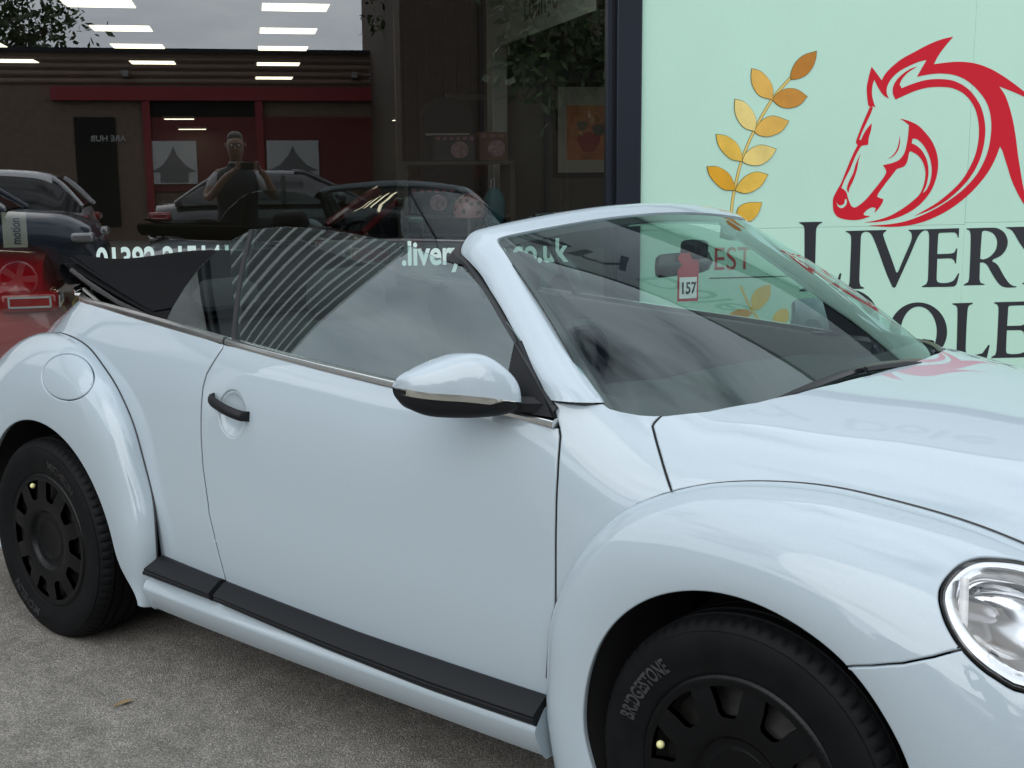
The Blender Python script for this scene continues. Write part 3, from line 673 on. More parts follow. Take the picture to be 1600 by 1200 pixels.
# (y, x front, x back, z top, z split, z bottom)
MS = [(-.822, .675, .60, 1.043, .997, .975), (-.835, .695, .585, 1.060, .998, .968), (-.86, .694, .56, 1.084, 1.002, .9635), (-.885, .678, .545, 1.1005, 1.007, .9615), (-.915, .652, .522, 1.1015, 1.013, .961), (-.95, .612, .50, 1.0895, 1.018, .963), (-.975, .588, .487, 1.0795, 1.0205, .968), (-.998, .564, .478, 1.0685, 1.0235, .9785), (-1.012, .543, .474, 1.0605, 1.026, .991), (-1.02, .525, .473, 1.0535, 1.028, 1.004), (-1.0225, .512, .474, 1.047, 1.030, 1.016)]
MS = [(-.82+(m_[0]+.82)*.90,)+m_[1:] for m_ in MS]
MS = [tuple(v) for v in np.array(catmull(MS, 4, False))]
def msec(y, xf, xb, zt, zs, zb, top):
    zc = zs; out = []
    if top:
        H = zt-zs
        for k in range(11):
            t = math.pi/2*k/10; out.append((xf-(xf-xb)*(1-math.cos(t))*.45-(xf-xb)*.03*0, y, zs+H*math.sin(t)**.8))
        x1 = out[-1][0]; out += [(x1-(x1-xb)*.5, y, zt-.002), (xb+.012, y, zt-.010), (xb, y, zt-.018), (xb, y, zs)]
    else:
        H = zs-zb
        for k in range(9):
            t = math.pi/2*k/8; out.append((xf-.003-(xf-xb)*(1-math.cos(t))*.5, y, zs-.003-(H-.003)*math.sin(t)))
        out += [(xb+.01, y, zb+.006), (xb, y, zb+.014), (xb, y, zs-.003)]
    return out
def mloft(top):
    st = [msec(*m, top) for m in MS]; mb = MB().grid(st, wrap_v=True); n = len(st[0]); m = len(st); mb.f += [tuple(range(n))[::-1], tuple((m-1)*n+i for i in range(n))]
    return mb
mcR, mcL = mb_pair('mirror_cover', mloft(True), paint, (doorR, doorL))
mb_pair('mirror_shell', mloft(False), black, (doorR, doorL))
st = []
for y, xf, xb, zt, zs, zb in MS[8:]:
    hgt = max(.0135*min(1, (abs(y)-.872)/.025), .0008); st.append([(xf+.0025, y, zs+.001), (xf+.004, y, zs-hgt*.5), (xf+.0015, y, zs-hgt), (xf-.012, y, zs-hgt), (xf-.012, y, zs+.001)])
mb_pair('mirror_indicator', MB().grid(st, wrap_v=True), mat('smoky clear lens', (.42, .41, .37), .12, .6, coat=1), (doorR, doorL))
armp = MB().grid([[(x+a*.03, y, z+b) for a, b in ((-1.2, -.012), (1, -.012), (1.2, .008), (.4, .02), (-1, .018))] for x, y, z in ((.69, -.80, .985), (.66, -.82, .985), (.635, -.845, .985), (.625, -.87, .985))], wrap_v=True)
mb_pair('mirror_arm', armp, black, (doorR, doorL))

# ---- door handle: recessed dish and bar
hcx, hcs = bs([(-.3205, -.826, .8475)])[0]
rec = []; nseg = 28
def bpn(x, z, off):
    s = float(body_s(x, -.83, z)); p = body(x, s); nn = surf_n(body, np.array(x), np.array(s), 1e-3, 1e-3); nn = nn*np.sign(np.dot(nn, p-np.array(REF))); return p+nn*off
for k, off in ((1.06, -.0045), (.985, -.0042), (.95, -.0052), (.88, -.0085), (.75, -.0125), (.5, -.016), (.25, -.0175), (.0, -.018)):
    rec.append([bpn(x, z, off) for x, z in hring(k, nseg)])
mb_pair('handle_dish', MB().grid(rec, wrap_v=True), paint, (doorR, doorL))
hp = [(-.405, .884, .004), (-.397, .882, .018), (-.375, .877, .030), (-.335, .868, .035), (-.30, .860, .035), (-.272, .854, .030), (-.25, .850, .022), (-.244, .849, .006)]
st = []
for x, z, off in catmull(hp, 4, False):
    st.append([bpn(x+0.0, z+a, off+b) for a, b in ((.014, -.004), (.011, .004), (.003, .008), (-.006, .007), (-.013, .002), (-.014, -.006), (-.004, -.010), (.006, -.010))])
hb = MB().grid(st, wrap_v=True); n = 8; m = len(st); hb.f += [tuple(range(n))[::-1], tuple((m-1)*n+i for i in range(n))]
mb_pair('door_handle', hb, black, (doorR, doorL))

# ---- wheels
TY = [(.205, .078), (.214, .088), (.222, .0945), (.228, .0955), (.238, .098), (.262, .1045), (.285, .105), (.300, .1015), (.3045, .1000), (.3055, .0965), (.312, .0925), (.319, .086), (.3245, .077), (.3275, .066), (.3285, .0605), (.3225, .059), (.3225, .051), (.329, .0495), (.3293, .028), (.323, .0265), (.323, .0175), (.3295, .016), (.3295, 0)]
TY = TY+[(r, -y) for r, y in TY[::-1][1:]]
def tyre_mesh():
    n = 288; G = []
    for i in range(n):
        row = []
        for r, y in TY:
            sh = .35*y/.1 if abs(y) > .03 else 0
            a = 2*math.pi*(i+sh*3)/n; rr = r
            if i % 4 == 0 and .062 < abs(y) < .090 and r > .312: rr = r-.0055
            if i % 6 == 3 and .03 < abs(y) < .049: rr = r-.004
            row.append((rr*math.cos(a), y, rr*math.sin(a)))
        G.append(row)
    return MB().grid(G, wrap_u=True)
def cap_mesh(rot):
    """wheel cover: ten windows between rim and centre dish (outer face towards -y)"""
    def ry(r):
        return sum(np.interp(np.asarray(r)+q_, [0, .045, .06, .066, .072, .088, .097, .104, .14, .17, .196, .206, .214, .2175, .219], [.079, .080, .082, .086, .083, .083, .094, .097, .099, .0975, .0945, .0965, .0955, .092, .088]) for q_ in (-.003, -.0015, 0, .0015, .003))/5
    S = lambda x, z: np.stack([np.asarray(x, float), -ry(np.hypot(x, z)), np.asarray(z, float)], -1)
    out = [(.219*math.cos(t), .219*math.sin(t)) for t in np.linspace(0, 2*math.pi, 97)[:-1]]
    holes = []
    for k in range(10):
        a0 = math.radians(rot+36*k); w1, w0 = math.radians(11.2), math.radians(7.2)
        P = [(.196, -w1), (.197, -w1*.4), (.197, w1*.4), (.196, w1), (.17, w1*.82), (.146, w0*1.15), (.137, w0*.8), (.135, 0), (.137, -w0*.8), (.146, -w0*1.15), (.17, -w1*.82)]
        holes.append([(r*math.cos(a0+t), r*math.sin(a0+t)) for r, t in P])
    loops = [np.array(out)]+[np.array(h) for h in holes]
    ringsR = [.02, .045, .058, .062, .066, .07, .075, .086, .092, .098, .104, .12, .135, .15, .165, .18, .19, .2005, .206, .2105, .214, .217]
    G = [(0., 0.)]
    for i, r in enumerate(ringsR):
        m = max(8, int(2*math.pi*r/.012)); G += [(r*math.cos(2*math.pi*(j+.5*(i % 2))/m), r*math.sin(2*math.pi*(j+.5*(i % 2))/m)) for j in range(m)]
    G = np.array(G); keep = np.ones(len(G), bool)
    for h in loops[1:]: keep &= ~inside(h, G) & (np.min(np.linalg.norm(G[:, None]-dens(h, S, .006)[None], axis=2), axis=1) > .003)
    G = G[keep]; loops = [loops[0]]+[dens(h, S, .006) for h in loops[1:]]
    pts = np.concatenate(loops+[G]); E = []; o_ = 0
    for l in loops: E += [(o_+i, o_+(i+1) % len(l)) for i in range(len(l))]; o_ += len(l)
    vo, _, fo, _, _, _ = delaunay_2d_cdt([Vector(p) for p in pts], E, [], 0, 1e-7)
    V2 = np.array([(v.x, v.y) for v in vo]); F = np.array([f for f in fo if len(f) == 3]); cc = V2[F].mean(1); k = np.hypot(cc[:, 0], cc[:, 1]) < .219
    for l in loops[1:]: k &= ~inside(l, cc)
    F = F[k]; P = S(V2[:, 0], V2[:, 1]); a, b, c = V2[F[:, 0]], V2[F[:, 1]], V2[F[:, 2]]
    cr_ = (b[:, 0]-a[:, 0])*(c[:, 1]-a[:, 1])-(b[:, 1]-a[:, 1])*(c[:, 0]-a[:, 0]); fl = cr_ < 0; F[fl] = F[fl][:, ::-1]
    mb = MB().add(P, [tuple(f) for f in F]); rr = np.maximum(np.hypot(P[:, 0], P[:, 2]), 1e-6); sl = (ry(rr+.001)-ry(np.maximum(rr-.001, 0)))/.002
    Nn = np.stack([-sl*P[:, 0]/rr, -np.ones(len(P)), -sl*P[:, 2]/rr], -1); NV = [tuple(q) for q in Nn/np.linalg.norm(Nn, axis=1)[:, None]]
    for l in loops[1:]:
        A = S(l[:, 0], l[:, 1]); mb.grid([list(A), list(A+np.array([0, .003, 0])), list(A+np.array([0, .016, 0]))], wrap_v=True); c = A.mean(0)
        w_ = [(c-q)/np.linalg.norm(c-q) for q in A]; NV += [tuple((q*.75+np.array([0, -.66, 0]))) for q in w_]+[tuple(q) for q in w_]*2
    A = S(loops[0][:, 0], loops[0][:, 1]); mb.grid([list(A), list(A+np.array([0, .02, 0]))], wrap_v=True); NV += [(q[0]/.219, -.3, q[2]/.219) for q in A]+[(q[0]/.219, 0, q[2]/.219) for q in A]
    return mb, NV
def sidewall_text(s, size, r0, ang, rot_extra=0., bold=.0, width=.85):
    V, F = text_mesh(s, size, bold, 'CENTER'); out = []
    for x, y in V:
        x *= width; a = math.radians(ang)-x/r0; r = r0+y; yy = float(np.interp(r, [p[0] for p in TY[3:9]], [p[1] for p in TY[3:9]])); out.append((r*math.cos(a), -yy-.0012, r*math.sin(a)))
    return MB().add(out, F)
tyre_me = None
def wheel(x, y, side, rot, words):
    """wheel barrel with tyre, steel disc and cover; side -1 = right-hand"""
    global tyre_me
    prof = [(.21, -.085), (.205, -.075), (.195, -.06), (.19, .02), (.20, .08)]
    w = MB().grid([[(r*math.cos(t), yy, r*math.sin(t)) for r, yy in prof] for t in np.linspace(0, 2*math.pi, 49)[:-1]], wrap_u=True).build('wheel', steel, car)
    w.location = (x, side*y, .322); w.rotation_euler = (0, 0, 0 if side < 0 else math.pi)
    if tyre_me is None:
        t = tyre_mesh().build('tyre', rubber, w); tyre_me = t.data
    else: t = new_obj('tyre', tyre_me, w)
    cm_, nv_ = cap_mesh(rot); mesh_obj('wheel_cover', cm_.v, cm_.f, capm, w, True, nv_)
    mb = MB(); G = []
    for r, yy in ((.03, -.045), (.07, -.05), (.10, -.066), (.135, -.060), (.165, -.045), (.192, -.04)): G.append([(r*math.cos(t), yy, r*math.sin(t)) for t in np.linspace(0, 2*math.pi, 41)[:-1]])
    mb.grid(G[::-1], wrap_v=True).build('wheel_disc', steel, w)
    for txt in words: sidewall_text(*txt).build('tyre_lettering', mat('raised tyre lettering', (.034, .034, .037), .5) if txt[0].startswith('B') else mat('dull tyre lettering', (.016, .016, .018), .5), w, smooth=False)
    return w
def valve(w, ang, r):
    a = math.radians(ang); c = (r*math.cos(a), -.094, r*math.sin(a)); G = [[(c[0]+.0085*math.sin(p)*math.cos(t), c[1]-.0085*math.cos(p), c[2]+.0085*math.sin(p)*math.sin(t)) for t in np.linspace(0, 2*math.pi, 17)[:-1]] for p in np.linspace(.01, math.pi-.01, 11)]
    v = MB().grid(G, wrap_v=True).build('valve_cap', mat('pale yellow valve cap', (.72, .70, .34), .4), w)
    return v
wf = wheel(1.27, .789, -1, 26, [('BRIDGESTONE', .043, .2465, 146, 0, .0012, .56)])
wheel(1.27, .789, 1, 10, [])
wr = wheel(-1.27, .770, -1, 2.5, [('MICHELIN', .036, .252, 62, 0, .0008, .95), ('MICHELIN', .036, .252, 238, 0, .0008, .95)])
wheel(-1.27, .770, 1, 20, [])
valve(wf, 170, .178); valve(wr, 112, .182)

# ---- cabin
def cushion(sections, name, m, par, sub=0):
    """soft block lofted through rounded-rectangle sections: (centre, half width y, half depth, direction of depth)"""
    st = []
    for c, hw, hd, dv in sections:
        c = np.array(c, float); dv = np.array(dv, float); dv /= np.linalg.norm(dv); ring = []
        for k in range(20):
            t = 2*math.pi*k/20; ct_, st_ = math.cos(t), math.sin(t); e = 4.
            r = (abs(ct_)**e+abs(st_)**e)**(-1/e); ring.append(c+np.array([0, 1, 0])*hw*r*ct_+dv*hd*r*st_)
        st.append(ring)
    mb = MB().grid(st, wrap_v=True); n = 20; mm = len(st); mb.f += [tuple(range(n)), tuple((mm-1)*n+i for i in range(n))[::-1]]
    return mb.build(name, m, par, sharp=60)
def seat(y0):
    dv = (1, 0, .35)
    s = cushion([((-.12, y0, .50), .24, .05, dv), ((-.13, y0, .52), .26, .075, dv), ((-.19, y0, .66), .265, .075, dv), ((-.27, y0, .85), .255, .07, dv), ((-.32, y0, .97), .235, .06, dv), ((-.355, y0, 1.035), .20, .05, dv), ((-.37, y0, 1.06), .15, .03, dv)], 'seat', seatcloth, car)
    cushion([((.42, y0, .46), .22, .05, (0, 0, 1)), ((.40, y0, .48), .25, .075, (0, 0, 1)), ((.15, y0, .49), .26, .085, (0, 0, 1)), ((-.1, y0, .47), .26, .08, (0, 0, 1))], 'seat_cushion', seatcloth, s)
    cushion([((-.345, y0, 1.06), .10, .02, dv), ((-.35, y0, 1.07), .125, .045, dv), ((-.36, y0, 1.125), .135, .052, dv), ((-.375, y0, 1.18), .12, .045, dv), ((-.38, y0, 1.20), .085, .025, dv)], 'headrest', seatcloth, s)
seat(-.37); seat(.37)
dv = (1, 0, .3)
rb = cushion([((-.82, 0, .45), .58, .06, dv), ((-.85, 0, .55), .62, .08, dv), ((-.93, 0, .8), .62, .075, dv), ((-.98, 0, .98), .58, .06, dv), ((-1.0, 0, 1.02), .5, .03, dv)], 'rear_seat', seatcloth, car)
for y0 in (-.32, .32): cushion([((-.98, y0, 1.0), .10, .02, dv), ((-.99, y0, 1.02), .12, .045, dv), ((-1.01, y0, 1.10), .12, .045, dv), ((-1.02, y0, 1.135), .08, .02, dv)], 'rear_headrest', seatcloth, rb)
# dashboard
G = []
for x, z, dz in ((1.10, .935, .0), (1.0, .94, .01), (.9, .935, .018), (.8, .93, .02), (.7, .925, .02), (.62, .915, .015), (.57, .90, .0), (.55, .86, 0), (.56, .75, 0), (.62, .6, 0), (.7, .45, 0)):
    G.append([(x-.07*(1-(k)**2)*(1 if x < .8 else .2), min(.72, .70-.12*max(0, x-.75))*k, z+dz*(1-k*k)+.03*math.exp(-((k+.5)/.22)**2)*(1 if .6 < x < .9 else 0)) for k in np.linspace(-1, 1, 31)])
dash = MB().grid(G).build('dashboard', trimgrey, car)
MB().grid([[(.575-.03*math.cos(math.pi*k*.5), -.60+1.2*k, z) for k in np.linspace(0, 1, 12)] for z in (.79, .86)]).build('dash_panel', paint, dash)
ax = np.array([-.92, 0, .40]); ax /= np.linalg.norm(ax); e1 = np.array([0, 1., 0]); e2 = np.cross(ax, e1); sc_ = np.array([.41, -.36, .93])
swp = [sc_+(e1*math.cos(t)+e2*math.sin(t))*.185 for t in np.linspace(0, 2*math.pi, 41)[:-1]]
sw = MB().tube(swp, .017, 10, closed=True).build('steering_wheel', mat('black leather', (.02, .02, .021), .5), car)
G = [[sc_+(e1*math.cos(t)*1.1+e2*math.sin(t)*.85)*r-ax*h for t in np.linspace(0, 2*math.pi, 25)[:-1]] for r, h in ((.08, .03), (.075, .0), (.05, -.02), (.0, -.028))]
MB().grid(G, wrap_v=True).build('airbag_cover', trimgrey, sw)
for t in (0, math.pi, -math.pi/2): MB().tube([sc_+(e1*math.cos(t)+e2*math.sin(t))*.06, sc_+(e1*math.cos(t)+e2*math.sin(t))*.18], .014, 8).build('wheel_spoke', trimgrey, sw)
MB().tube([sc_-ax*.0, sc_-ax*.22], .045, 12).build('steering_column', trimgrey, sw)
# inside mirror with its stalk
cushion([((.565, -.115, 1.235), .001, .001, (1, 0, 0))]*0+[((.56, 0, 1.205), .10, .012, (1, 0, .1)), ((.565, 0, 1.212), .118, .02, (1, 0, .1)), ((.57, 0, 1.235), .125, .025, (1, 0, .1)), ((.565, 0, 1.258), .118, .02, (1, 0, .1)), ((.56, 0, 1.266), .10, .01, (1, 0, .1))], 'inside_mirror', blackgloss, car)
MB().box((.57, -.03, 1.25), (.63, .03, 1.30)).build('mirror_foot', black, car, bevel=.012)

# ---- folded soft top: layered cloth behind the rear seats
def layer(zoff, x0, x1, th, wid, name, sag=.012, lift=0., curl=0.):
    st = []; ks = np.linspace(-1, 1, 25)
    top = []; bot = []
    for i, a in enumerate(np.linspace(0, 1, 18)):
        x = x0+(x1-x0)*a; z = 1.020+zoff+(.103+lift)*a**1.15 - (curl*max(0, a-.8)**2*25)
        w = wid(a); rt = []; rb_ = []
        for k in ks:
            sg = -sag*(1-k*k)*math.sin(math.pi*min(1, a*1.1))-.006*math.sin(5*k+zoff*90)*a+(.022*math.exp(-((abs(k)-1)/.22)**2)-.012*(k > 0)*k)*a
            e = th*(1-abs(k)**6*.75)
            rt.append((x-.05*(1-k*k)*a*.6, w*k, z+sg+e*.5)); rb_.append((x-.05*(1-k*k)*a*.6, w*k, z+sg-e*.5))
        top.append(rt); bot.append(rb_)
    mb = MB(); mb.grid(top[::-1]); mb.grid(bot)
    def side(A, B): mb.grid([A, [tuple((np.array(p)+np.array(q))/2+np.array([0, math.copysign(.006, p[1]), 0])) for p, q in zip(A, B)], B])
    side([r[0] for r in top], [r[0] for r in bot]); side([r[-1] for r in top][::-1], [r[-1] for r in bot][::-1]); side(top[-1], bot[-1])
    return mb.build(name, cloth, soft)
soft = empty('folded_soft_top'); soft.parent = car
bpy.data.objects.remove(soft)
Wd = lambda a: .64-.10*a
G = [[(x, y*w, z) for y in np.linspace(-1, 1, 9)] for x, z, w in ((-.98, 1.02, .66), (-1.2, 1.035, .64), (-1.45, 1.04, .56), (-1.60, 1.045, .40))]
soft = MB().grid(G[::-1]).build('folded_soft_top', cloth, car)
layer(.006, -.93, -1.56, .03, Wd, 'top_fold', .004)
layer(.020, -.90, -1.57, .022, lambda a: .635-.09*a, 'top_fold', .010, .004)
layer(.038, -.98, -1.585, .018, lambda a: .61-.08*a, 'top_fold', .018, .006)
layer(.050, -1.05, -1.585, .012, lambda a: .585-.07*a, 'top_fold', .03, .004)
# rolled rear hem of the cloth hanging over the back
G = []
for k in np.linspace(-1, 1, 25):
    c = np.array([-1.60-.03*(1-k*k), .545*k, 1.138]); G.append([c+np.array([.030*math.cos(t)-.016*math.sin(t), .0, .036*math.sin(t)]) for t in np.linspace(0, 2*math.pi, 15)[:-1]])
MB().grid(G, wrap_v=True).build('cloth_hem', cloth, soft)
for sgn in (-1, 1):
    MB().tube([(-.95, sgn*.655, 1.045), (-1.15, sgn*.63, 1.075), (-1.4, sgn*.585, 1.125), (-1.54, sgn*.555, 1.155)], .009, 8).build('top_frame_bar', blackgloss, soft)
    MB().tube([(-1.0, sgn*.66, 1.03), (-1.2, sgn*.64, 1.05), (-1.42, sgn*.585, 1.10)], .007, 8).build('top_frame_bar', satin, soft)
# polished deck corner by the boot
for sgn in (-1, 1):
    cushion([((-1.50, sgn*.545, 1.078), .03, .008, (0, 0, 1)), ((-1.54, sgn*.52, 1.085), .035, .016, (0, 0, 1)), ((-1.59, sgn*.47, 1.088), .03, .017, (0, 0, 1)), ((-1.62, sgn*.43, 1.083), .02, .006, (0, 0, 1))], 'deck_corner', chrome, car)

# lot tag hanging from the inside mirror
tagm = mat('red card', (.42, .03, .045), .45)
tg = empty('number_tag', (.604, -.035, 1.14), math.radians(52+6), 'red hanging tag numbered 157 below the inside mirror', 'tag')
P = smooth_poly([(-.030, 0), (.030, 0), (.030, .05), (.030, .115), (.022, .128), (-.022, .128), (-.030, .115), (-.030, .05)], 3)
def card(name, rings, m, par, y0, th):
    p2, f = fill_poly(rings); n = len(p2); V = [(a, y0, b) for a, b in p2]+[(a, y0+th, b) for a, b in p2]
    F = [tuple(t) for t in f]+[tuple(i+n for i in t[::-1]) for t in f]; o_ = 0
    for r in rings: F += [(o_+i, o_+i+n, o_+(i+1) % len(r)+n, o_+(i+1) % len(r)) for i in range(len(r))]; o_ += len(r)
    return mesh_obj(name, V, F, m, par, False)
card('tag_card', [P], tagm, tg, 0, .0012)
card('tag_label', [[(-.025, .008), (.025, .008), (.025, .064), (-.025, .064)]], mat('white label', (.75, .75, .75), .5), tg, -.0012, .001)
V, F = text_mesh('157', .05, .0012, 'CENTER'); mesh_obj('tag_number', [(x*.62, -.0018, y*.86+.021) for x, y in V], F, mat('black print', (.01, .01, .012), .5), tg, False)

for o in doorL.children:      # the far mirror is folded a little towards the door
    if o.name.startswith(('mirror_cover', 'mirror_shell', 'mirror_indicator', 'mirror_arm')): o.location = (-.09, -.03, -.035)

# ------------------------------------------------------------------ the place: s runs along the shop front to the right, d from the camera towards it
WR = math.radians(51.93742)
def wf(s, d, z=0.): return (CAM[0]+s*math.cos(WR)-d*math.sin(WR), CAM[1]+s*math.sin(WR)+d*math.cos(WR), z)
DW = 6.2
DI = 6.65      # depth from which the fittings inside are measured
def site(name, s=0., d=0., z=0., label=None, cat=None, group=None, rz=0.): return empty(name, wf(s, d, z), WR+rz, label, cat, group)
def place(o, s=0., d=0., z=0., rz=0.): o.location = wf(s, d, z); o.rotation_euler = (0, 0, WR+rz); return o

# asphalt
def asphalt():
    m = bpy.data.materials.new('weathered asphalt'); m.use_nodes = True; nt = m.node_tree; b = nt.nodes['Principled BSDF']; l = nt.links.new
    t = N(nt, 'ShaderNodeTexCoord')
    v = N(nt, 'ShaderNodeTexVoronoi', i_Scale=240.0); n1 = N(nt, 'ShaderNodeTexNoise', i_Scale=160.0, i_Detail=4.0); n2 = N(nt, 'ShaderNodeTexNoise', i_Scale=1.3, i_Detail=6.0, i_Roughness=.65); n3 = N(nt, 'ShaderNodeTexNoise', i_Scale=14.0, i_Detail=5.0)
    for q in (v, n1, n2, n3): l(t.outputs['Object'], q.inputs['Vector'])
    sep = N(nt, 'ShaderNodeSeparateColor'); l(v.outputs['Color'], sep.inputs[0])
    r1 = N(nt, 'ShaderNodeValToRGB'); e = r1.color_ramp.elements; e[0].position = 0.; e[0].color = (.195, .182, .160, 1); e[1].position = 1.; e[1].color = (.54, .505, .455, 1)
    for p, c in ((.35, (.247, .231, .206, 1)), (.7, (.325, .304, .273, 1)), (.93, (.40, .375, .338, 1))):
        q = e.new(p); q.color = c
    l(sep.outputs[0], r1.inputs['Fac'])
    edge = N(nt, 'ShaderNodeMapRange'); edge.inputs[1].default_value = .25; edge.inputs[2].default_value = .62; edge.inputs[3].default_value = 1.; edge.inputs[4].default_value = .62; l(v.outputs['Distance'], edge.inputs[0])
    m1 = N(nt, 'ShaderNodeMixRGB', blend_type='MULTIPLY', i_Fac=1.); l(r1.outputs[0], m1.inputs['Color1']); l(edge.outputs[0], m1.inputs['Color2'])
    p2 = N(nt, 'ShaderNodeMapRange'); p2.inputs[1].default_value = .3; p2.inputs[2].default_value = .7; p2.inputs[3].default_value = .86; p2.inputs[4].default_value = 1.14; l(n2.outputs['Fac'], p2.inputs[0])
    p3_ = N(nt, 'ShaderNodeMapRange'); p3_.inputs[1].default_value = .3; p3_.inputs[2].default_value = .7; p3_.inputs[3].default_value = .82; p3_.inputs[4].default_value = 1.18; l(n3.outputs['Fac'], p3_.inputs[0])
    m2 = N(nt, 'ShaderNodeMixRGB', blend_type='MULTIPLY', i_Fac=1.); l(m1.outputs[0], m2.inputs['Color1']); l(p2.outputs[0], m2.inputs['Color2'])
    m3 = N(nt, 'ShaderNodeMixRGB', blend_type='MULTIPLY', i_Fac=1.); l(m2.outputs[0], m3.inputs['Color1']); l(p3_.outputs[0], m3.inputs['Color2'])
    n4 = N(nt, 'ShaderNodeTexNoise', i_Scale=1.9, i_Detail=7.0, i_Roughness=.7, i_Distortion=.6); l(t.outputs['Object'], n4.inputs['Vector'])
    st_ = N(nt, 'ShaderNodeMapRange'); st_.inputs[1].default_value = .56; st_.inputs[2].default_value = .66; st_.inputs[3].default_value = 1.; st_.inputs[4].default_value = .80; l(n4.outputs['Fac'], st_.inputs[0])
    m4 = N(nt, 'ShaderNodeMixRGB', blend_type='MULTIPLY', i_Fac=1.); l(m3.outputs[0], m4.inputs['Color1']); l(st_.outputs[0], m4.inputs['Color2'])
    l(m4.outputs[0], b.inputs['Base Color']); b.inputs['Roughness'].default_value = .88; b.inputs['Specular IOR Level'].default_value = .3
    ad = N(nt, 'ShaderNodeMath', operation='SUBTRACT'); l(n1.outputs['Fac'], ad.inputs[0]); l(v.outputs['Distance'], ad.inputs[1])
    bp = N(nt, 'ShaderNodeBump', i_Strength=.9); bp.inputs['Distance'].default_value = .0035; l(ad.outputs[0], bp.inputs['Height']); l(bp.outputs[0], b.inputs['Normal'])
    return m
tag(MB().grid([[(x, y, 0) for x in (-300, 300)] for y in (300, -300)]).build('ground', asphalt()), kind='structure')
# scraps of dry leaf on the asphalt
leafm = mat('dry leaf', (.25, .17, .08), .8); rnd = random.Random(4)
for x, y, k, lab in ((-.62, -1.02, 1., 'largest curled brown leaf scrap on the asphalt nearest the rear wheel'), (-.2, -1.25, .6, 'brown leaf scrap on the asphalt in the middle of the bare patch'), (.35, -1.16, .7, 'brown leaf scrap on the asphalt nearest the front wheel'), (-.9, -1.35, .5, 'tiny brown leaf scrap on the asphalt at the left edge')):
    a = rnd.uniform(0, 6.28); c, s_ = math.cos(a)*.028*k, math.sin(a)*.028*k
    o = mesh_obj('dry_leaf', [(-c, -s_, 0), (s_*.35, -c*.35, .006*k), (c, s_, .002), (-s_*.35, c*.35, .007*k), (-c*1.7, -s_*1.6, .003)], [(0, 1, 2, 3), (4, 0, 3)], leafm, None, False); o.location = (x, y, .004)
    tag(o, lab, 'leaf', 'leaf scraps on the asphalt')

# loose grit
rg_ = random.Random(11); V = []; F = []
for i in range(900):
    x, y, r = rg_.uniform(-1.6, 1.6), rg_.uniform(-2.3, -.75), rg_.uniform(.0012, .0035)*(1.6 if rg_.random() < .06 else 1); b = len(V); a = rg_.uniform(0, 6.28)
    V += [(x+r*math.cos(a+k*2.09), y+r*math.sin(a+k*2.09), .0005) for k in range(3)]+[(x+r*.2, y, r*1.1)]; F += [(b, b+1, b+3), (b+1, b+2, b+3), (b+2, b, b+3)]
tag(mesh_obj('grit', V, F, mat('pale grit', (.36, .34, .30), .9), None, False), 'fine pale grit scattered over the asphalt', 'grit', None, 'stuff')

# ------------------------------------------------------------------ shop front
navy = mat('dark navy aluminium', (.008, .011, .019), .42, spec=.3, vary=(3, .12))
shopglass = glassmat('shop window glass', (.78, .82, .80), .19)
wallm = mat('pale render', (.62, .64, .62), .8, vary=(2, .05)); darkwall = mat('grey showroom wall', (.085, .088, .082), .8, vary=(2, .1)); brownwall = mat('brown panelled wall', (.115, .085, .06), .75, vary=(4, .15))
ceil = mat('dark ceiling', (.05, .05, .05), .9); floorm = mat('showroom floor tiles', (.16, .15, .14), .25, vary=(3, .1)); cream = mat('cream paint', (.42, .41, .36), .6)
shop = site('shop_building', 0, DW, 0, 'car showroom with a big dark-framed window beside a mint sign wall', 'building')
def sb(name, lo, hi, m, par=shop, bevel=0.): return box(name, lo, hi, m, par, bevel)
def sbi(name, lo, hi, m, par=shop, bevel=0.): return box(name, (lo[0], lo[1]+DI-DW, lo[2]), (hi[0], hi[1]+DI-DW, hi[2]), m, par, bevel)
win = mesh_obj('window_pane', [(-2.9, 0, .22), (1.775, 0, .22), (1.775, 0, 2.96), (-2.9, 0, 2.96)], [(0, 1, 2, 3)], shopglass, shop, False)
mesh_obj('window_pane', [(-8, 0, .22), (-3.04, 0, .22), (-3.04, 0, 2.96), (-8, 0, 2.96)], [(0, 1, 2, 3)], shopglass, shop, False)
# mullions are built up of a bead, a channel and the post
for s0 in (1.757, -3.06):
    post = sb('window_post', (s0+.043, -.055, .0), (s0+.168 if s0 > 0 else s0+.14, .09, 3.0), navy, bevel=.004)
    sb('glazing_bead', (s0, -.022, .2), (s0+.032, .03, 2.97), navy, post, .003); sb('post_channel', (s0+.032, -.008, .2), (s0+.044, .05, 2.97), mat('black gasket', (.006, .006, .007), .6), post)
sb('window_sill', (-8, -.07, .16), (1.80, .12, .23), navy, bevel=.004); sb('window_head', (-8, -.05, 2.95), (1.80, .1, 3.06), navy, bevel=.004); sb('dark_reflection_band', (-9, -.12, 3.062), (9, .3, 3.42), navy, bevel=.004)  # navy band over the sign is added, to mirror dark in the windscreen
sb('plinth', (-8, -.01, 0), (1.80, .25, .16), mat('brick plinth', (.2, .16, .13), .85, vary=(12, .25)))
sb('front_wall', (1.93, .012, 0), (9.0, .3, 3.12), wallm); sb('left_pier', (-9.0, -.02, 0), (-8.0, .3, 3.06), wallm)
fas = sb('fascia', (-9, -.05, 3.422), (9, .3, 7.4), mat('pale grey fascia', (.45, .475, .485), .45, vary=(1.5, .05)))
sb('parapet', (-9, -.09, 7.402), (9, .35, 7.6), navy)
grey_print = mat('dark grey print', (.035, .04, .05), .5)
V, F = text_mesh('Livery Dole', 1.9, .012, 'CENTER', .1); mesh_obj('fascia_lettering', [(x*.40+3.1, -.056, y+5.0) for x, y in V], F, grey_print, fas, False)
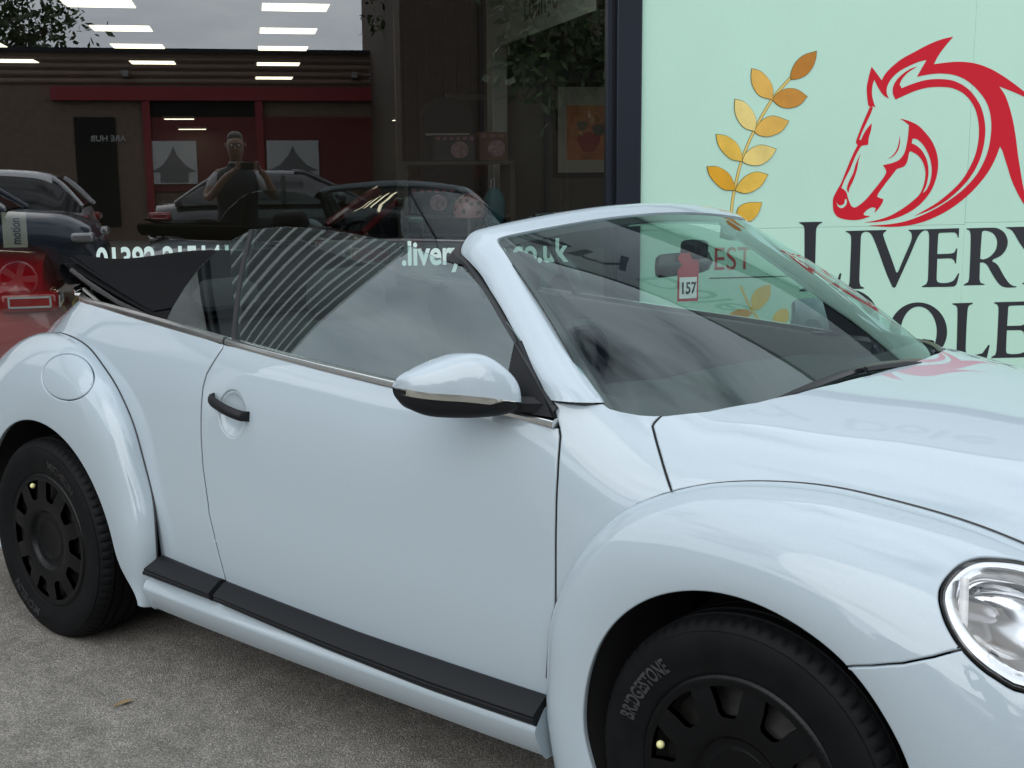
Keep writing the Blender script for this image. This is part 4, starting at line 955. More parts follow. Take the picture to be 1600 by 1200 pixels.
arw = [(-.5, .05), (.1, .05), (.1, .16), (.42, 0), (.1, -.16), (.1, -.05), (-.5, -.05)]
p2, f2 = fill_poly([arw]); mesh_obj('fascia_arrow', [(a*1.5+.4, -.056, b*1.5+4.2) for a, b in p2], f2, grey_print, fas, False)
sb('showroom_floor', (-9, .25, .0), (9, 19.5, .03), floorm); sb('showroom_ceiling', (-9, .12, 3.05), (9, 19.5, 3.2), ceil); sb('roof', (-9, .36, 7.0), (9, 19.7, 7.15), navy)
sb('back_wall', (-9, 19.5, 0), (9, 19.7, 7), mat('far wall', (.10, .095, .085), .8)); sb('end_wall', (-9.2, .3, 0), (-9.0, 19.5, 7), darkwall); sb('end_wall', (9.0, .3, 0), (9.2, 19.5, 7), darkwall)
part = sbi('partition_wall', (1.89, 2.75, .03), (8.9, 2.85, 3.05), darkwall); sbi('white_column', (1.77, 2.62, .03), (1.885, 2.84, 3.05), mat('off-white column', (.34, .34, .31), .6), bevel=.01)
bw = sbi('brown_wall', (1.43, 5.8, .03), (4.4, 5.9, 3.05), brownwall)
for k in range(8): sbi('wall_groove', (1.5+.13*k, 5.795, .03), (1.508+.13*k, 5.80, 3.05), mat('groove', (.03, .022, .016), .9), bw)
df = sbi('door_frame', (1.90, 5.74, .03), (2.34, 5.797, 2.18), mat('beige door frame', (.26, .24, .20), .6), bevel=.01); sbi('door_opening', (1.965, 5.735, .03), (2.275, 5.739, 2.12), mat('dark doorway', (.02, .022, .022), .7), df)
sbi('switch_plate', (1.815, 2.605, 1.66), (1.865, 2.619, 1.74), mat('white switch', (.6, .6, .58), .5))

# lettering on the inside of the window
wht = mat('pale mint vinyl', (.60, .74, .70), .55)
def vinyl(name, txt, s0, s1, z0, h, par, label, cat, slope=0.):
    V, F = text_mesh(txt, 1.0, .028); V = np.array(V); x0, x1 = V[:, 0].min(), V[:, 0].max(); cap = .729
    P = [(s0+(x-x0)/(x1-x0)*(s1-s0), -.004, z0+y/cap*h) for x, y in V]
    o = mesh_obj(name, P, F, wht, None, False); place(o, 0, DW, 0); tag(o, label, cat); return o
vinyl('phone_lettering', '01392 215141', -.713, -.1055, 1.022, .113, None, 'pale condensed phone number lettering on the shop window above the folded top', 'lettering')
vinyl('web_lettering', '.liverydole.co.uk', .722, 1.566, 1.018, .119, None, 'pale condensed web address lettering on the shop window behind the windscreen pillar', 'lettering')

# ------------------------------------------------------------------ mint sign wall with emblem
mint = mat('mint printed panel', (.435, .66, .545), .42, vary=(1.1, .03), bump=(60, .0006)); red = mat('red vinyl', (.52, .008, .022), .5, spec=.2); blk = mat('near-black vinyl', (.010, .011, .017), .4)
sign = site('sign_wall', 1.93, DW, 0, 'mint green printed sign wall with red horse emblem and black serif lettering', 'sign')
def sg(name, lo, hi, m, par=sign): return box(name, (lo[0]-1.93, lo[1], lo[2]), (hi[0]-1.93, hi[1], hi[2]), m, par, .0015)
sg('sign_panel', (1.933, -.03, .05), (3.7418, .008, 1.1637), mint); sg('sign_panel', (1.933, -.03, 1.1646), (3.7418, .008, 3.05), mint)
sg('sign_panel', (3.7426, -.03, .05), (6.2, .008, 1.1727), mint); sg('sign_panel', (3.7426, -.03, 1.1736), (6.2, .008, 3.05), mint)
def vshape(name, rings, m, off, par=sign):
    p2, f = fill_poly(rings); return mesh_obj(name, [(a-1.93, -.03-off, b) for a, b in p2], f, m, par, False)

# outlines on the sign wall, metres along the wall and above the ground
HORSE = [[[(3.1651,1.9809),(3.19,1.9533),(3.2248,1.9135),(3.2408,1.9427),(3.2751,1.9785),(3.3309,2.0208),(3.4015,2.057),(3.4794,2.0952),(3.5509,2.1218),(3.6181,2.1368),(3.5747,2.0878),(3.5372,2.0388),(3.5153,1.9964),(3.594,2.0062),(3.6674,2.01),(3.7491,2.0028),(3.8324,1.9792),(3.9094,1.9435),(3.9876,1.8977),(4.0668,1.8449),(4.1628,1.7783),(4.0683,1.8236),(3.9905,1.8546),(3.8982,1.8854),(3.9348,1.8411),(3.9654,1.7781),(3.9934,1.6979),(4.0139,1.6174),(4.0308,1.5364),(4.052,1.4483),(4.0776,1.3527),(4.1054,1.2839),(4.158,1.1938),(4.1084,1.2413),(4.0578,1.3051),(4.0062,1.3909),(3.9701,1.476),(3.9386,1.5505),(3.9227,1.5741),(3.8996,1.5103),(3.8657,1.4465),(3.8096,1.376),(3.7382,1.3091),(3.6514,1.2493),(3.5639,1.2066),(3.4759,1.1775),(3.3728,1.1617),(3.2843,1.1605),(3.1812,1.169),(3.2984,1.1738),(3.3937,1.1877),(3.4887,1.2179),(3.5761,1.2572),(3.6558,1.3034),(3.7279,1.3566),(3.7916,1.4235),(3.8339,1.4973),(3.8579,1.571),(3.866,1.6581),(3.8565,1.7381),(3.8284,1.8044),(3.7801,1.8605),(3.7176,1.9095),(3.6493,1.9387),(3.5751,1.9493),(3.5019,1.9463),(3.4224,1.9321),(3.4458,1.9732),(3.4726,2.0175),(3.433,2.0088),(3.376,1.9869),(3.3195,1.9581),(3.2779,1.9203),(3.2566,1.8813),(3.256,1.8488),(3.2695,1.8215),(3.2384,1.8377),(3.2079,1.8746),(3.183,1.9165),(3.1742,1.8874),(3.1734,1.8421),(3.1844,1.8032),(3.1965,1.7759),(3.1832,1.783),(3.1726,1.7771),(3.1557,1.7849),(3.1466,1.829),(3.1429,1.8808),(3.1533,1.9389)]],[[(3.4233,1.9847),(3.384,1.9728),(3.3417,1.9466),(3.3071,1.9139),(3.2906,1.8814),(3.2899,1.8489),(3.306,1.8164),(3.3544,1.8361),(3.4115,1.8591),(3.4837,1.877),(3.5568,1.8813),(3.6234,1.8763),(3.6839,1.8535),(3.7305,1.8174),(3.7673,1.7646),(3.7904,1.6915),(3.7949,1.6182),(3.7843,1.5446),(3.7583,1.4777),(3.7138,1.404),(3.6535,1.344),(3.5746,1.2842),(3.5022,1.2447),(3.4428,1.2139),(3.532,1.2443),(3.6192,1.289),(3.6911,1.3435),(3.7548,1.4104),(3.7993,1.4841),(3.8245,1.5645),(3.8319,1.6515),(3.8198,1.7248),(3.7918,1.7911),(3.7435,1.8504),(3.6892,1.8897),(3.6211,1.9156),(3.5399,1.9217),(3.467,1.9148),(3.3951,1.8949),(3.338,1.8738),(3.3262,1.8946),(3.3394,1.9206),(3.3704,1.9532)]],[[(3.1633,1.7771),(3.1292,1.699),(3.1065,1.6402),(3.0938,1.601),(3.1038,1.5846),(3.0785,1.5355),(3.0457,1.4568),(3.0195,1.3911),(2.9925,1.3451),(2.9779,1.3122),(2.9777,1.279),(2.9833,1.2457),(3.0046,1.2188),(3.0413,1.2048),(3.0997,1.1986),(3.1504,1.2044),(3.1922,1.2185),(3.1569,1.2231),(3.1522,1.2312),(3.1704,1.2496),(3.1989,1.2639),(3.2211,1.2589),(3.2149,1.2342),(3.2359,1.2553),(3.2565,1.2852),(3.2629,1.3051),(3.2406,1.3121),(3.2257,1.319),(3.2323,1.3356),(3.2667,1.3818),(3.3152,1.4412),(3.3325,1.461),(3.3722,1.474),(3.3893,1.5004),(3.398,1.5468),(3.4065,1.5521),(3.4466,1.5319),(3.4779,1.4965),(3.496,1.4463),(3.4931,1.3895),(3.4716,1.3327),(3.4363,1.2982),(3.3828,1.2599),(3.3109,1.2207),(3.2385,1.1983),(3.1571,1.1849),(3.2463,1.1881),(3.3411,1.2067),(3.4208,1.2392),(3.4852,1.2854),(3.534,1.3454),(3.5602,1.4122),(3.5677,1.4791),(3.557,1.5392),(3.5279,1.5992),(3.4808,1.6524),(3.4348,1.6887),(3.3751,1.7118),(3.3346,1.7197),(3.3608,1.7066),(3.3895,1.6868),(3.3875,1.6394),(3.3813,1.5866),(3.369,1.5404),(3.3413,1.5074),(3.2982,1.4911),(3.2512,1.4816),(3.2667,1.4616),(3.2712,1.4416),(3.2509,1.4086),(3.2024,1.3493),(3.1537,1.2966),(3.1113,1.2672),(3.0933,1.2654),(3.0782,1.2776),(3.0624,1.3111),(3.0502,1.3444),(3.0315,1.3612),(3.0219,1.3659),(3.037,1.4041),(3.067,1.4632),(3.0946,1.5288),(3.1201,1.5747),(3.1328,1.5825),(3.163,1.5863),(3.1651,1.6204),(3.1756,1.6597),(3.1798,1.6956),(3.159,1.6761),(3.1387,1.6467),(3.1208,1.6094),(3.1127,1.614),(3.1243,1.6467),(3.1474,1.6957),(3.1705,1.7446),(3.182,1.7771)],[(3.4129,1.6162),(3.4387,1.6141),(3.4771,1.5829),(3.5133,1.5262),(3.5317,1.4594),(3.5275,1.3992),(3.5077,1.3524),(3.4864,1.3338),(3.5062,1.3793),(3.5142,1.4395),(3.5036,1.4996),(3.4751,1.5497),(3.4404,1.5797),(3.4104,1.5931)],[(2.9942,1.2987),(3.0057,1.2819),(3.024,1.277),(3.0417,1.2848),(3.0444,1.308),(3.053,1.3099),(3.0561,1.2879),(3.0424,1.2681),(3.0246,1.2624),(3.0061,1.272)]],[[(3.1235,1.5451),(3.1123,1.5024),(3.1049,1.4563),(3.0842,1.397),(3.0675,1.3641),(3.0634,1.3396),(3.0531,1.3609),(3.0625,1.3972),(3.0859,1.4433),(3.0984,1.4893)]],[[(3.3402,1.6349),(3.3422,1.5934),(3.3317,1.5538),(3.3039,1.5242),(3.2716,1.5125),(3.3001,1.5275),(3.3242,1.5572),(3.3356,1.5934)]]]
LETTERS = [[[(2.7914,1.1894),(2.7935,1.1935),(2.919,1.1935),(2.9227,1.1897),(2.9024,1.1784),(2.8909,1.1619),(2.8887,1.1349),(2.8906,0.9548),(2.8921,0.8873),(2.9037,0.868),(2.9446,0.864),(2.9899,0.87),(3.0165,0.8883),(3.0298,0.9219),(3.0403,0.9216),(3.0275,0.8414),(3.0188,0.831),(2.8055,0.8326),(2.8044,0.8369),(2.8253,0.8469),(2.8324,0.8636),(2.8273,1.0401),(2.823,1.1527),(2.8174,1.1736),(2.8027,1.1842)]],[[(3.0553,1.1394),(3.0574,1.1431),(3.1749,1.144),(3.2873,1.1445),(3.2866,1.1394),(3.272,1.1287),(3.2703,1.1153),(3.2936,1.0599),(3.335,0.9655),(3.3534,0.9203),(3.3605,0.918),(3.3658,0.9243),(3.3982,1.0024),(3.4274,1.0699),(3.4352,1.0995),(3.4332,1.1207),(3.4267,1.1314),(3.4137,1.1393),(3.4154,1.143),(3.709,1.1464),(3.7096,1.0964),(3.7034,1.0965),(3.6977,1.1137),(3.682,1.1238),(3.5928,1.1229),(3.5888,1.1093),(3.5885,1.0111),(3.6648,1.0116),(3.6881,1.0175),(3.6987,1.0388),(3.7049,1.0386),(3.7019,0.9592),(3.6953,0.9581),(3.6907,0.9724),(3.671,0.9857),(3.5899,0.9854),(3.592,0.8779),(3.5976,0.8626),(3.6168,0.8557),(3.6547,0.8555),(3.692,0.8667),(3.7173,0.9049),(3.724,0.9039),(3.712,0.8488),(3.6938,0.8342),(3.5072,0.8357),(3.5093,0.8404),(3.5322,0.8514),(3.5404,0.8749),(3.538,1.025),(3.5347,1.1146),(3.5267,1.1339),(3.5101,1.138),(3.4896,1.1282),(3.4678,1.0988),(3.4304,1.0103),(3.3717,0.8792),(3.3549,0.8411),(3.3458,0.837),(3.3363,0.8416),(3.2955,0.9196),(3.2438,1.0397),(3.2134,1.1037),(3.1939,1.1293),(3.1707,1.1373),(3.1504,1.1301),(3.1433,1.1134),(3.1431,1.0334),(3.1435,0.9148),(3.1453,0.8723),(3.1531,0.8508),(3.1719,0.8426),(3.1708,0.8366),(3.0689,0.836),(3.0677,0.8411),(3.082,0.8505),(3.0879,0.8738),(3.0885,0.9712),(3.0888,1.0767),(3.0858,1.1145),(3.0776,1.1281)]],[[(3.7509,1.1414),(3.7526,1.1447),(3.8989,1.1456),(3.9374,1.1415),(3.9771,1.1193),(3.9986,1.0844),(4.0027,1.0584),(3.9929,1.024),(3.966,0.9943),(3.9193,0.9737),(3.9176,0.9629),(3.9348,0.956),(3.9552,0.9382),(3.9872,0.8896),(4.024,0.845),(4.0493,0.829),(4.0713,0.8254),(4.0693,0.8197),(4.0159,0.8198),(3.9815,0.8286),(3.9509,0.8556),(3.9141,0.9044),(3.8876,0.9441),(3.8627,0.9598),(3.8437,0.9581),(3.8443,0.9321),(3.8469,0.867),(3.8551,0.8494),(3.8786,0.8423),(3.8774,0.8379),(3.7531,0.8382),(3.7552,0.8434),(3.7783,0.8558),(3.7841,0.8773),(3.7828,1.0198),(3.7788,1.1101),(3.7714,1.1316)],[(3.857,1.1301),(3.8454,1.1238),(3.8434,1.0401),(3.8433,0.9797),(3.8664,0.977),(3.8992,0.9893),(3.9307,1.021),(3.939,1.0554),(3.9338,1.0857),(3.9154,1.1118),(3.8858,1.1261)]],[[(3.9852,1.1428),(3.9873,1.1471),(4.1245,1.1477),(4.1272,1.1425),(4.1011,1.1365),(4.097,1.1258),(4.119,1.0864),(4.173,1.0072),(4.225,1.0974),(4.2375,1.1276),(4.2123,1.1388),(4.2143,1.1453),(4.3093,1.1458),(4.3097,1.1406),(4.2812,1.129),(4.2546,1.0925),(4.1935,0.9937),(4.2015,0.8667),(4.2115,0.8423),(4.234,0.8351),(4.2334,0.8298),(4.1046,0.8363),(4.1067,0.8415),(4.1279,0.851),(4.1337,0.8728),(4.1283,0.9864),(4.0724,1.0614),(4.0246,1.127)]],[[(2.9907,0.8254),(3.1149,0.8322),(3.1975,0.7957),(3.2524,0.7255),(3.2712,0.6386),(3.2531,0.5457),(3.1967,0.4713),(3.1126,0.4397),(2.9907,0.4376),(3.0192,0.4642),(3.0276,0.533),(3.0232,0.7393),(3.0135,0.8009)],[(3.0795,0.7991),(3.1395,0.77),(3.1865,0.7068),(3.2007,0.6375),(3.1857,0.555),(3.1437,0.4941),(3.0963,0.4751)]],[[(3.6695,0.5905),(3.668,0.5594),(3.6598,0.5297),(3.6455,0.5025),(3.6254,0.479),(3.6004,0.46),(3.5715,0.4463),(3.5398,0.4384),(3.5066,0.4366),(3.4731,0.441),(3.4406,0.4513),(3.4105,0.4672),(3.3838,0.488),(3.3615,0.5129),(3.3446,0.541),(3.3336,0.571),(3.3289,0.602),(3.3307,0.6328),(3.3389,0.6621),(3.3532,0.6888),(3.373,0.712),(3.3976,0.7308),(3.426,0.7445),(3.4573,0.7525),(3.4902,0.7546),(3.5235,0.7506),(3.5559,0.7407),(3.5861,0.7252),(3.6131,0.7047),(3.6357,0.6799),(3.653,0.6519),(3.6645,0.6217)],[(3.6085,0.5925),(3.6079,0.5659),(3.6032,0.5404),(3.5946,0.5171),(3.5824,0.4967),(3.5672,0.4803),(3.5494,0.4683),(3.5298,0.4612),(3.5092,0.4594),(3.4883,0.4628),(3.468,0.4713),(3.449,0.4847),(3.4321,0.5023),(3.418,0.5235),(3.407,0.5474),(3.3998,0.5731),(3.3965,0.5997),(3.3972,0.6262),(3.402,0.6514),(3.4105,0.6745),(3.4226,0.6946),(3.4377,0.7109),(3.4553,0.7229),(3.4747,0.73),(3.4951,0.7319),(3.5159,0.7287),(3.5361,0.7204),(3.5551,0.7073),(3.5721,0.6899),(3.5864,0.6689),(3.5975,0.645),(3.605,0.6193)]],[[(3.6921,0.7391),(3.6942,0.7438),(3.8146,0.7433),(3.814,0.7381),(3.7916,0.7283),(3.7855,0.7097),(3.784,0.6375),(3.7869,0.4833),(3.7969,0.4608),(3.8358,0.4558),(3.8885,0.464),(3.922,0.5093),(3.9304,0.5068),(3.9169,0.4363),(3.7068,0.4377),(3.7089,0.4429),(3.7275,0.4546),(3.7319,0.4853),(3.7279,0.6393),(3.7236,0.7138),(3.7165,0.7292)]],[[(3.9415,0.737),(3.9436,0.7422),(4.1623,0.7411),(4.1633,0.6916),(4.1569,0.6918),(4.15,0.7075),(4.1321,0.719),(4.0371,0.7197),(4.0288,0.7133),(4.0288,0.6097),(4.1127,0.6091),(4.1319,0.6151),(4.1428,0.6347),(4.1492,0.6336),(4.1448,0.5547),(4.1384,0.5558),(4.1297,0.5752),(4.1096,0.5835),(4.0289,0.5853),(4.0313,0.4742),(4.0372,0.4584),(4.0645,0.4529),(4.1135,0.4533),(4.1569,0.4651),(4.1723,0.4913),(4.1797,0.4911),(4.1683,0.4423),(4.1444,0.432),(3.9436,0.4352),(3.9457,0.4418),(3.9669,0.4522),(3.9727,0.4764),(3.9725,0.6314),(3.9698,0.7107),(3.9614,0.7285)]]]
LEAVES = [[(2.7209,1.9241),(2.7256,1.9576),(2.7486,2.0022),(2.7923,2.0359),(2.857,2.055),(2.8542,2.0179),(2.8393,1.9769),(2.8078,1.9395),(2.7635,1.9192),(2.727,1.9145)],[(2.6243,1.8144),(2.5548,1.8343),(2.5173,1.8823),(2.5081,1.9266),(2.5111,1.9657),(2.5597,1.9528),(2.6052,1.9124),(2.6268,1.868),(2.6262,1.8308)],[(2.6243,1.8144),(2.6518,1.8458),(2.6999,1.8683),(2.7571,1.8648),(2.8132,1.8313),(2.776,1.7901),(2.7192,1.7728),(2.6659,1.7824)],[(2.5313,1.6576),(2.4782,1.6742),(2.4409,1.7152),(2.4237,1.7635),(2.4249,1.8154),(2.4751,1.8007),(2.5206,1.7562),(2.5378,1.7152),(2.5387,1.6815)],[(2.5313,1.6576),(2.5507,1.689),(2.5903,1.7226),(2.6389,1.7323),(2.7172,1.7075),(2.6819,1.6587),(2.6335,1.6363),(2.5929,1.6304),(2.552,1.6403)],[(2.4678,1.5077),(2.4134,1.5171),(2.3682,1.5511),(2.3392,1.5924),(2.3278,1.641),(2.3825,1.6333),(2.4357,1.5995),(2.4609,1.5581),(2.4674,1.5242)],[(2.4702,1.5092),(2.4895,1.5467),(2.5293,1.5765),(2.5778,1.5876),(2.6519,1.5669),(2.6206,1.5194),(2.5724,1.4895),(2.5317,1.4861),(2.4908,1.4954)],[(2.4332,1.3621),(2.3723,1.3666),(2.323,1.4049),(2.2941,1.4428),(2.2829,1.4805),(2.3376,1.48),(2.3947,1.4495),(2.4215,1.4114),(2.4327,1.381)],[(2.4356,1.3621),(2.4606,1.4035),(2.5004,1.4372),(2.5489,1.4519),(2.6106,1.4384),(2.5793,1.387),(2.5351,1.3571),(2.4946,1.3462),(2.4578,1.3519)],[(2.4596,1.2758),(2.504,1.2965),(2.5818,1.297),(2.5627,1.2422),(2.5227,1.2045),(2.4735,1.2091),(2.4484,1.2363)]]
STEM = [(2.7226,1.9241),(2.6243,1.8144),(2.5313,1.6576),(2.4678,1.5092),(2.4332,1.3621),(2.4212,1.2824),(2.4183,1.1986)]
LEAVES2 = [[(2.5464,0.7469),(2.5378,0.8043),(2.5721,0.8537),(2.6427,0.8753),(2.6443,0.8181),(2.6101,0.7652),(2.568,0.7395)],[(2.5469,0.7301),(2.5038,0.7482),(2.4507,0.7431),(2.4054,0.7143),(2.452,0.6892),(2.5121,0.6974)],[(2.6559,0.6657),(2.6688,0.7161),(2.7039,0.7421),(2.7398,0.7444),(2.7521,0.6966),(2.7279,0.6633),(2.6924,0.6475)]]
STEM2 = [(2.4795,0.8696),(2.5132,0.795),(2.5541,0.7265),(2.613,0.6637),(2.6862,0.6137)]
EST = [(2.3334,0.9564),(2.3309,1.0786),(2.6582,0.9553)]
ESTLINE = [(2.3064,0.914),(2.6951,0.9142)]
emb = None
for rings in HORSE:
    R_ = [smooth_poly(r, 4, 50) for r in rings]; o = vshape('horse_emblem' if emb is None else 'emblem_stroke', R_, red, .0015, sign if emb is None else emb)
    if emb is None: emb = o; 
for rings in LETTERS:
    vshape('sign_letter', [smooth_poly(r, 3, 40) for r in rings], blk, .0015)
gold = [(.42, .16, .008), (.62, .36, .07), (.50, .22, .025), (.70, .55, .19), (.62, .37, .07), (.68, .43, .06), (.70, .54, .17), (.60, .30, .012), (.66, .42, .06), (.64, .38, .04)]
olive = mat('leaf outline print', (.10, .12, .03), .5)
def rib(P, w):
    P = [np.array(p) for p in catmull(P, 4, False)]; a = []; b = []
    for i, p in enumerate(P):
        t = P[min(i+1, len(P)-1)]-P[max(i-1, 0)]; t /= np.linalg.norm(t); n_ = np.array([-t[1], t[0]]); a.append(p+n_*w); b.append(p-n_*w)
    return a+b[::-1]
spr = vshape('laurel_sprig', [rib(STEM, .0085)], olive, .0006)
vshape('sprig_stem', [rib(STEM, .0058)], mat('gold stem print', (.66, .47, .13), .4), .0012, spr)
for i, p in enumerate(LEAVES):
    q = smooth_poly(p, 4, 60); c = np.mean(q, 0); vshape('leaf_outline', [[c+(x-c)*1.045 for x in q]], olive, .0014+.0002*i, spr)
    vshape('laurel_leaf', [q], mat('gold leaf print %d' % i, gold[i], .38, vary=(7, .16)), .004+.0003*i, spr)
spr2 = vshape('lower_sprig', [rib(STEM2, .007)], mat('gold stem print', (.6, .4, .1), .4), .0012)
for i, p in enumerate(LEAVES2): vshape('laurel_leaf', [smooth_poly(p, 4, 60)], mat('gold leaf print low %d' % i, [(.66, .42, .06), (.60, .26, .03), (.68, .44, .06)][i], .38, vary=(7, .16)), .002+.0004*i, spr2)
V, F = text_mesh('EST', 1., .002); V = np.array(V); k = (EST[1][1]-EST[0][1])/.729
mesh_obj('est_lettering', [(EST[0][0]+(x-V[:, 0].min())*k*.82-1.93, -.032, EST[0][1]+y*k) for x, y in V], F, mat('dusty red vinyl', (.42, .05, .05), .45), sign, False)
vshape('est_rule', [[(ESTLINE[0][0], ESTLINE[0][1]-.003), (ESTLINE[1][0]+.06, ESTLINE[0][1]-.003), (ESTLINE[1][0]+.06, ESTLINE[0][1]+.003), (ESTLINE[0][0], ESTLINE[0][1]+.003)]], blk, .0015)

# ------------------------------------------------------------------ inside the showroom
lampm = mat('lit ceiling panel', (.9, .9, .85), .5, emit=(1., .91, .66), estr=4.0)
def clight(s, d, z, w, l, lab):
    c = site('ceiling_light', s, d, z, lab, 'ceiling light', 'lit panels in the showroom ceiling')
    box('light_frame', (-w/2-.02, -l/2-.02, 0), (w/2+.02, l/2+.02, .045), mat('white light frame', (.5, .5, .48), .5), c); box('diffuser', (-w/2, -l/2, -.006), (w/2, l/2, -.001), lampm, c)
order = ['nearest', 'second', 'third', 'fourth', 'fifth']
for nm, s, ds in (('left', -1.29, (12.66, 14.86, 17.0, 19.6)), ('right', .51, (12.72, 14.9, 17.1, 19.7, 22.8)), ('far left', -3.2, (17.0, 19.5))):
    for i, d in enumerate(ds): clight(s, d, 3.0, .62, .56, '%s lit ceiling panel from the window in the %s row' % (order[i], nm))
for i, (s, d, z) in enumerate(((-1.15, 23.5, 2.33), (3.0, 24.5, 2.34), (-1.0, 25.2, 2.20))): clight(s, d, z, .5, .3, ['small lit panel low over the far left of the showroom', 'small lit panel low over the far right of the showroom', 'lowest small lit panel at the back of the showroom'][i])

# picture on the partition
pic = site('framed_picture', 2.25, DI+2.735, 0, 'black framed orange and red print on the grey partition', 'picture')
box('picture_frame', (0, -.02, 1.40), (.62, .012, 2.10), mat('black frame', (.012, .012, .012), .35), pic, .006); box('picture_mount', (.035, -.024, 1.435), (.585, -.02, 2.065), mat('cream mount', (.42, .40, .34), .7), pic)
box('picture_print', (.10, -.028, 1.53), (.52, -.0242, 1.93), mat('orange print', (.55, .17, .045), .6, vary=(6, .3)), pic)
for (cx, cz, r, c) in ((.27, 1.66, .085, (.35, .03, .025)), (.35, 1.75, .05, (.05, .07, .05)), (.22, 1.78, .04, (.10, .09, .05))):
    P = [(cx+r*(1+.18*math.sin(3*t))*math.cos(t), cz+r*(1+.15*math.cos(2*t))*math.sin(t)) for t in np.linspace(0, 2*math.pi, 22)[:-1]]; p2, f2 = fill_poly([P])
    mesh_obj('print_shape', [(a, -.0295, b) for a, b in p2], f2, mat('print shape %.2f' % cx, c, .6), pic, False)
# hanging banner, end on to the window
ban = site('hanging_banner', 1.72, DI+2.45, 0, 'cream coffee lounge banner hanging from the ceiling beside the window', 'banner', None, math.atan2(-2.4, .12))
L_ = math.hypot(2.4, .12); box('banner_sheet', (0, -.004, 2.30), (L_, .004, 3.04), mat('cream banner', (.34, .36, .30), .8), ban)
for txt, x0, z0, sz in (('Coffee', .55, 2.62, .42), ('Lounge', .95, 2.40, .26)):
    V, F = text_mesh(txt, sz, .004, 'LEFT', .1); mesh_obj('banner_lettering', [(x0+x, -.006, z0+y) for x, y in V], F, mat('dark banner print', (.03, .03, .028), .6), ban, False)
# arched board and shelf of toys
brd = site('arched_board', 1.30, DI+3.05, 0, 'black arched display board standing before the brown wall', 'board')
P = [(-.0, .03), (.40, .03), (.40, 1.85)]+[(.2+.2*math.cos(t), 1.85+.16*math.sin(t)) for t in np.linspace(.1, math.pi-.1, 10)]+[(0, 1.85)]
card('board_panel', [P], mat('blackboard', (.012, .013, .013), .5), brd, 0, .03); box('board_rail', (.03, -.012, 1.72), (.37, -.001, 1.735), cream, brd)
shelf = site('display_shelf', 1.0, DI+1.75, 0, 'dark display shelf unit inside the window below the toy boxes', 'shelf')
sm = mat('dark shelf board', (.05, .045, .04), .6)
for x in (0, .72): box('shelf_upright', (x, 0, .03), (x+.03, .35, 1.5), sm, shelf)
for z in (.4, .8, 1.15, 1.5): box('shelf_board', (0, -.01, z), (.75, .36, z+.025), sm, shelf)
def toybox(s, d, z, w, h, m, lab, spots):
    b = site('toy_box', s, d, z, lab, 'box', 'toy boxes on the display shelf'); box('carton', (0, 0, 0), (w, .16, h), m, b, .003)
    for k in range(spots): box('carton_band', (.012+k*w/spots, -.003, h*.80), (.012+k*w/spots+w/spots*.55, -.0005, h*.92), mat('pink print', (.22, .08, .10), .6), b)
    P = [(w*.62+.06*math.cos(t), h*.42+.055*math.sin(t)) for t in np.linspace(0, 2*math.pi, 17)[:-1]]; p2, f2 = fill_poly([P]); mesh_obj('carton_picture', [(a, -.004, q) for a, q in p2], f2, mat('pale pink print', (.22, .13, .14), .6, vary=(30, .6)), b, False)
toybox(1.22, DI+1.8, 1.526, .27, .17, mat('charcoal carton', (.03, .03, .032), .6), 'charcoal toy box with pink band on the top shelf', 6); toybox(1.52, DI+1.8, 1.526, .19, .19, mat('brown carton', (.10, .04, .02), .6), 'brown toy box on the right end of the top shelf', 3)
toybox(1.05, DI+1.78, 1.176, .30, .18, mat('charcoal carton', (.03, .03, .032), .6), 'charcoal toy box with pink band on the shelf below the top', 6)
# child's helmet on a stand by the glass
hel = site('childs_helmet', 1.25, DI+.62, 0, 'pink spotted child helmet displayed on a stand behind the window', 'helmet')
pk = mat('pink helmet shell', (.26, .13, .13), .35)
G = [[(r*math.cos(t)*1.0, r*math.sin(t)*1.15, z) for t in np.linspace(0, 2*math.pi, 33)[:-1]] for r, z in [(.098*math.cos(p), 1.235+.105*math.sin(p)) for p in np.linspace(-.35, 1.5, 14)]]
shell = MB().grid(G, wrap_v=True).build('helmet_shell', pk, hel)
rr = random.Random(8)
for k in range(13):
    p, t = rr.uniform(-.1, 1.0), -math.pi/2+rr.uniform(-1.2, 1.2); c = np.array([.099*math.cos(p)*math.cos(t), .099*1.15*math.cos(p)*math.sin(t), 1.235+.106*math.sin(p)]); nn = c-np.array([0, 0, 1.235]); nn /= np.linalg.norm(nn); e1_ = np.cross(nn, [0, 0, 1]); e1_ /= np.linalg.norm(e1_); e2_ = np.cross(nn, e1_); r = rr.uniform(.008, .014)
    P = [c+nn*.002+(e1_*math.cos(a)+e2_*math.sin(a))*r for a in np.linspace(0, 2*math.pi, 11)[:-1]]; mesh_obj('helmet_vent', [c+nn*.004]+P, [(0, 1+i, 1+(i+1) % 10) for i in range(10)], mat('dark vent', (.05, .03, .03), .6), shell, False)
MB().tube([(0, 0, .04), (0, 0, 1.22)], .018, 10).build('helmet_stand', mat('grey stand', (.12, .12, .12), .4, .6), hel); MB().tube([(0, 0, .032), (0, 0, .05)], [.16, .15], 20).build('stand_foot', mat('grey stand', (.12, .12, .12), .4, .6), hel)
tl = site('teal_backpack', 1.42, DI+.75, 0, 'teal child backpack hanging beside the pink helmet', 'backpack')
cushion([((.0, 0, 1.14), .07, .04, (1, 0, 0)), ((0, 0, 1.2), .085, .06, (1, 0, 0)), ((0, 0, 1.3), .08, .06, (1, 0, 0)), ((0, 0, 1.36), .05, .03, (1, 0, 0))], 'bag_body', mat('teal cloth', (.012, .07, .085), .7), tl)
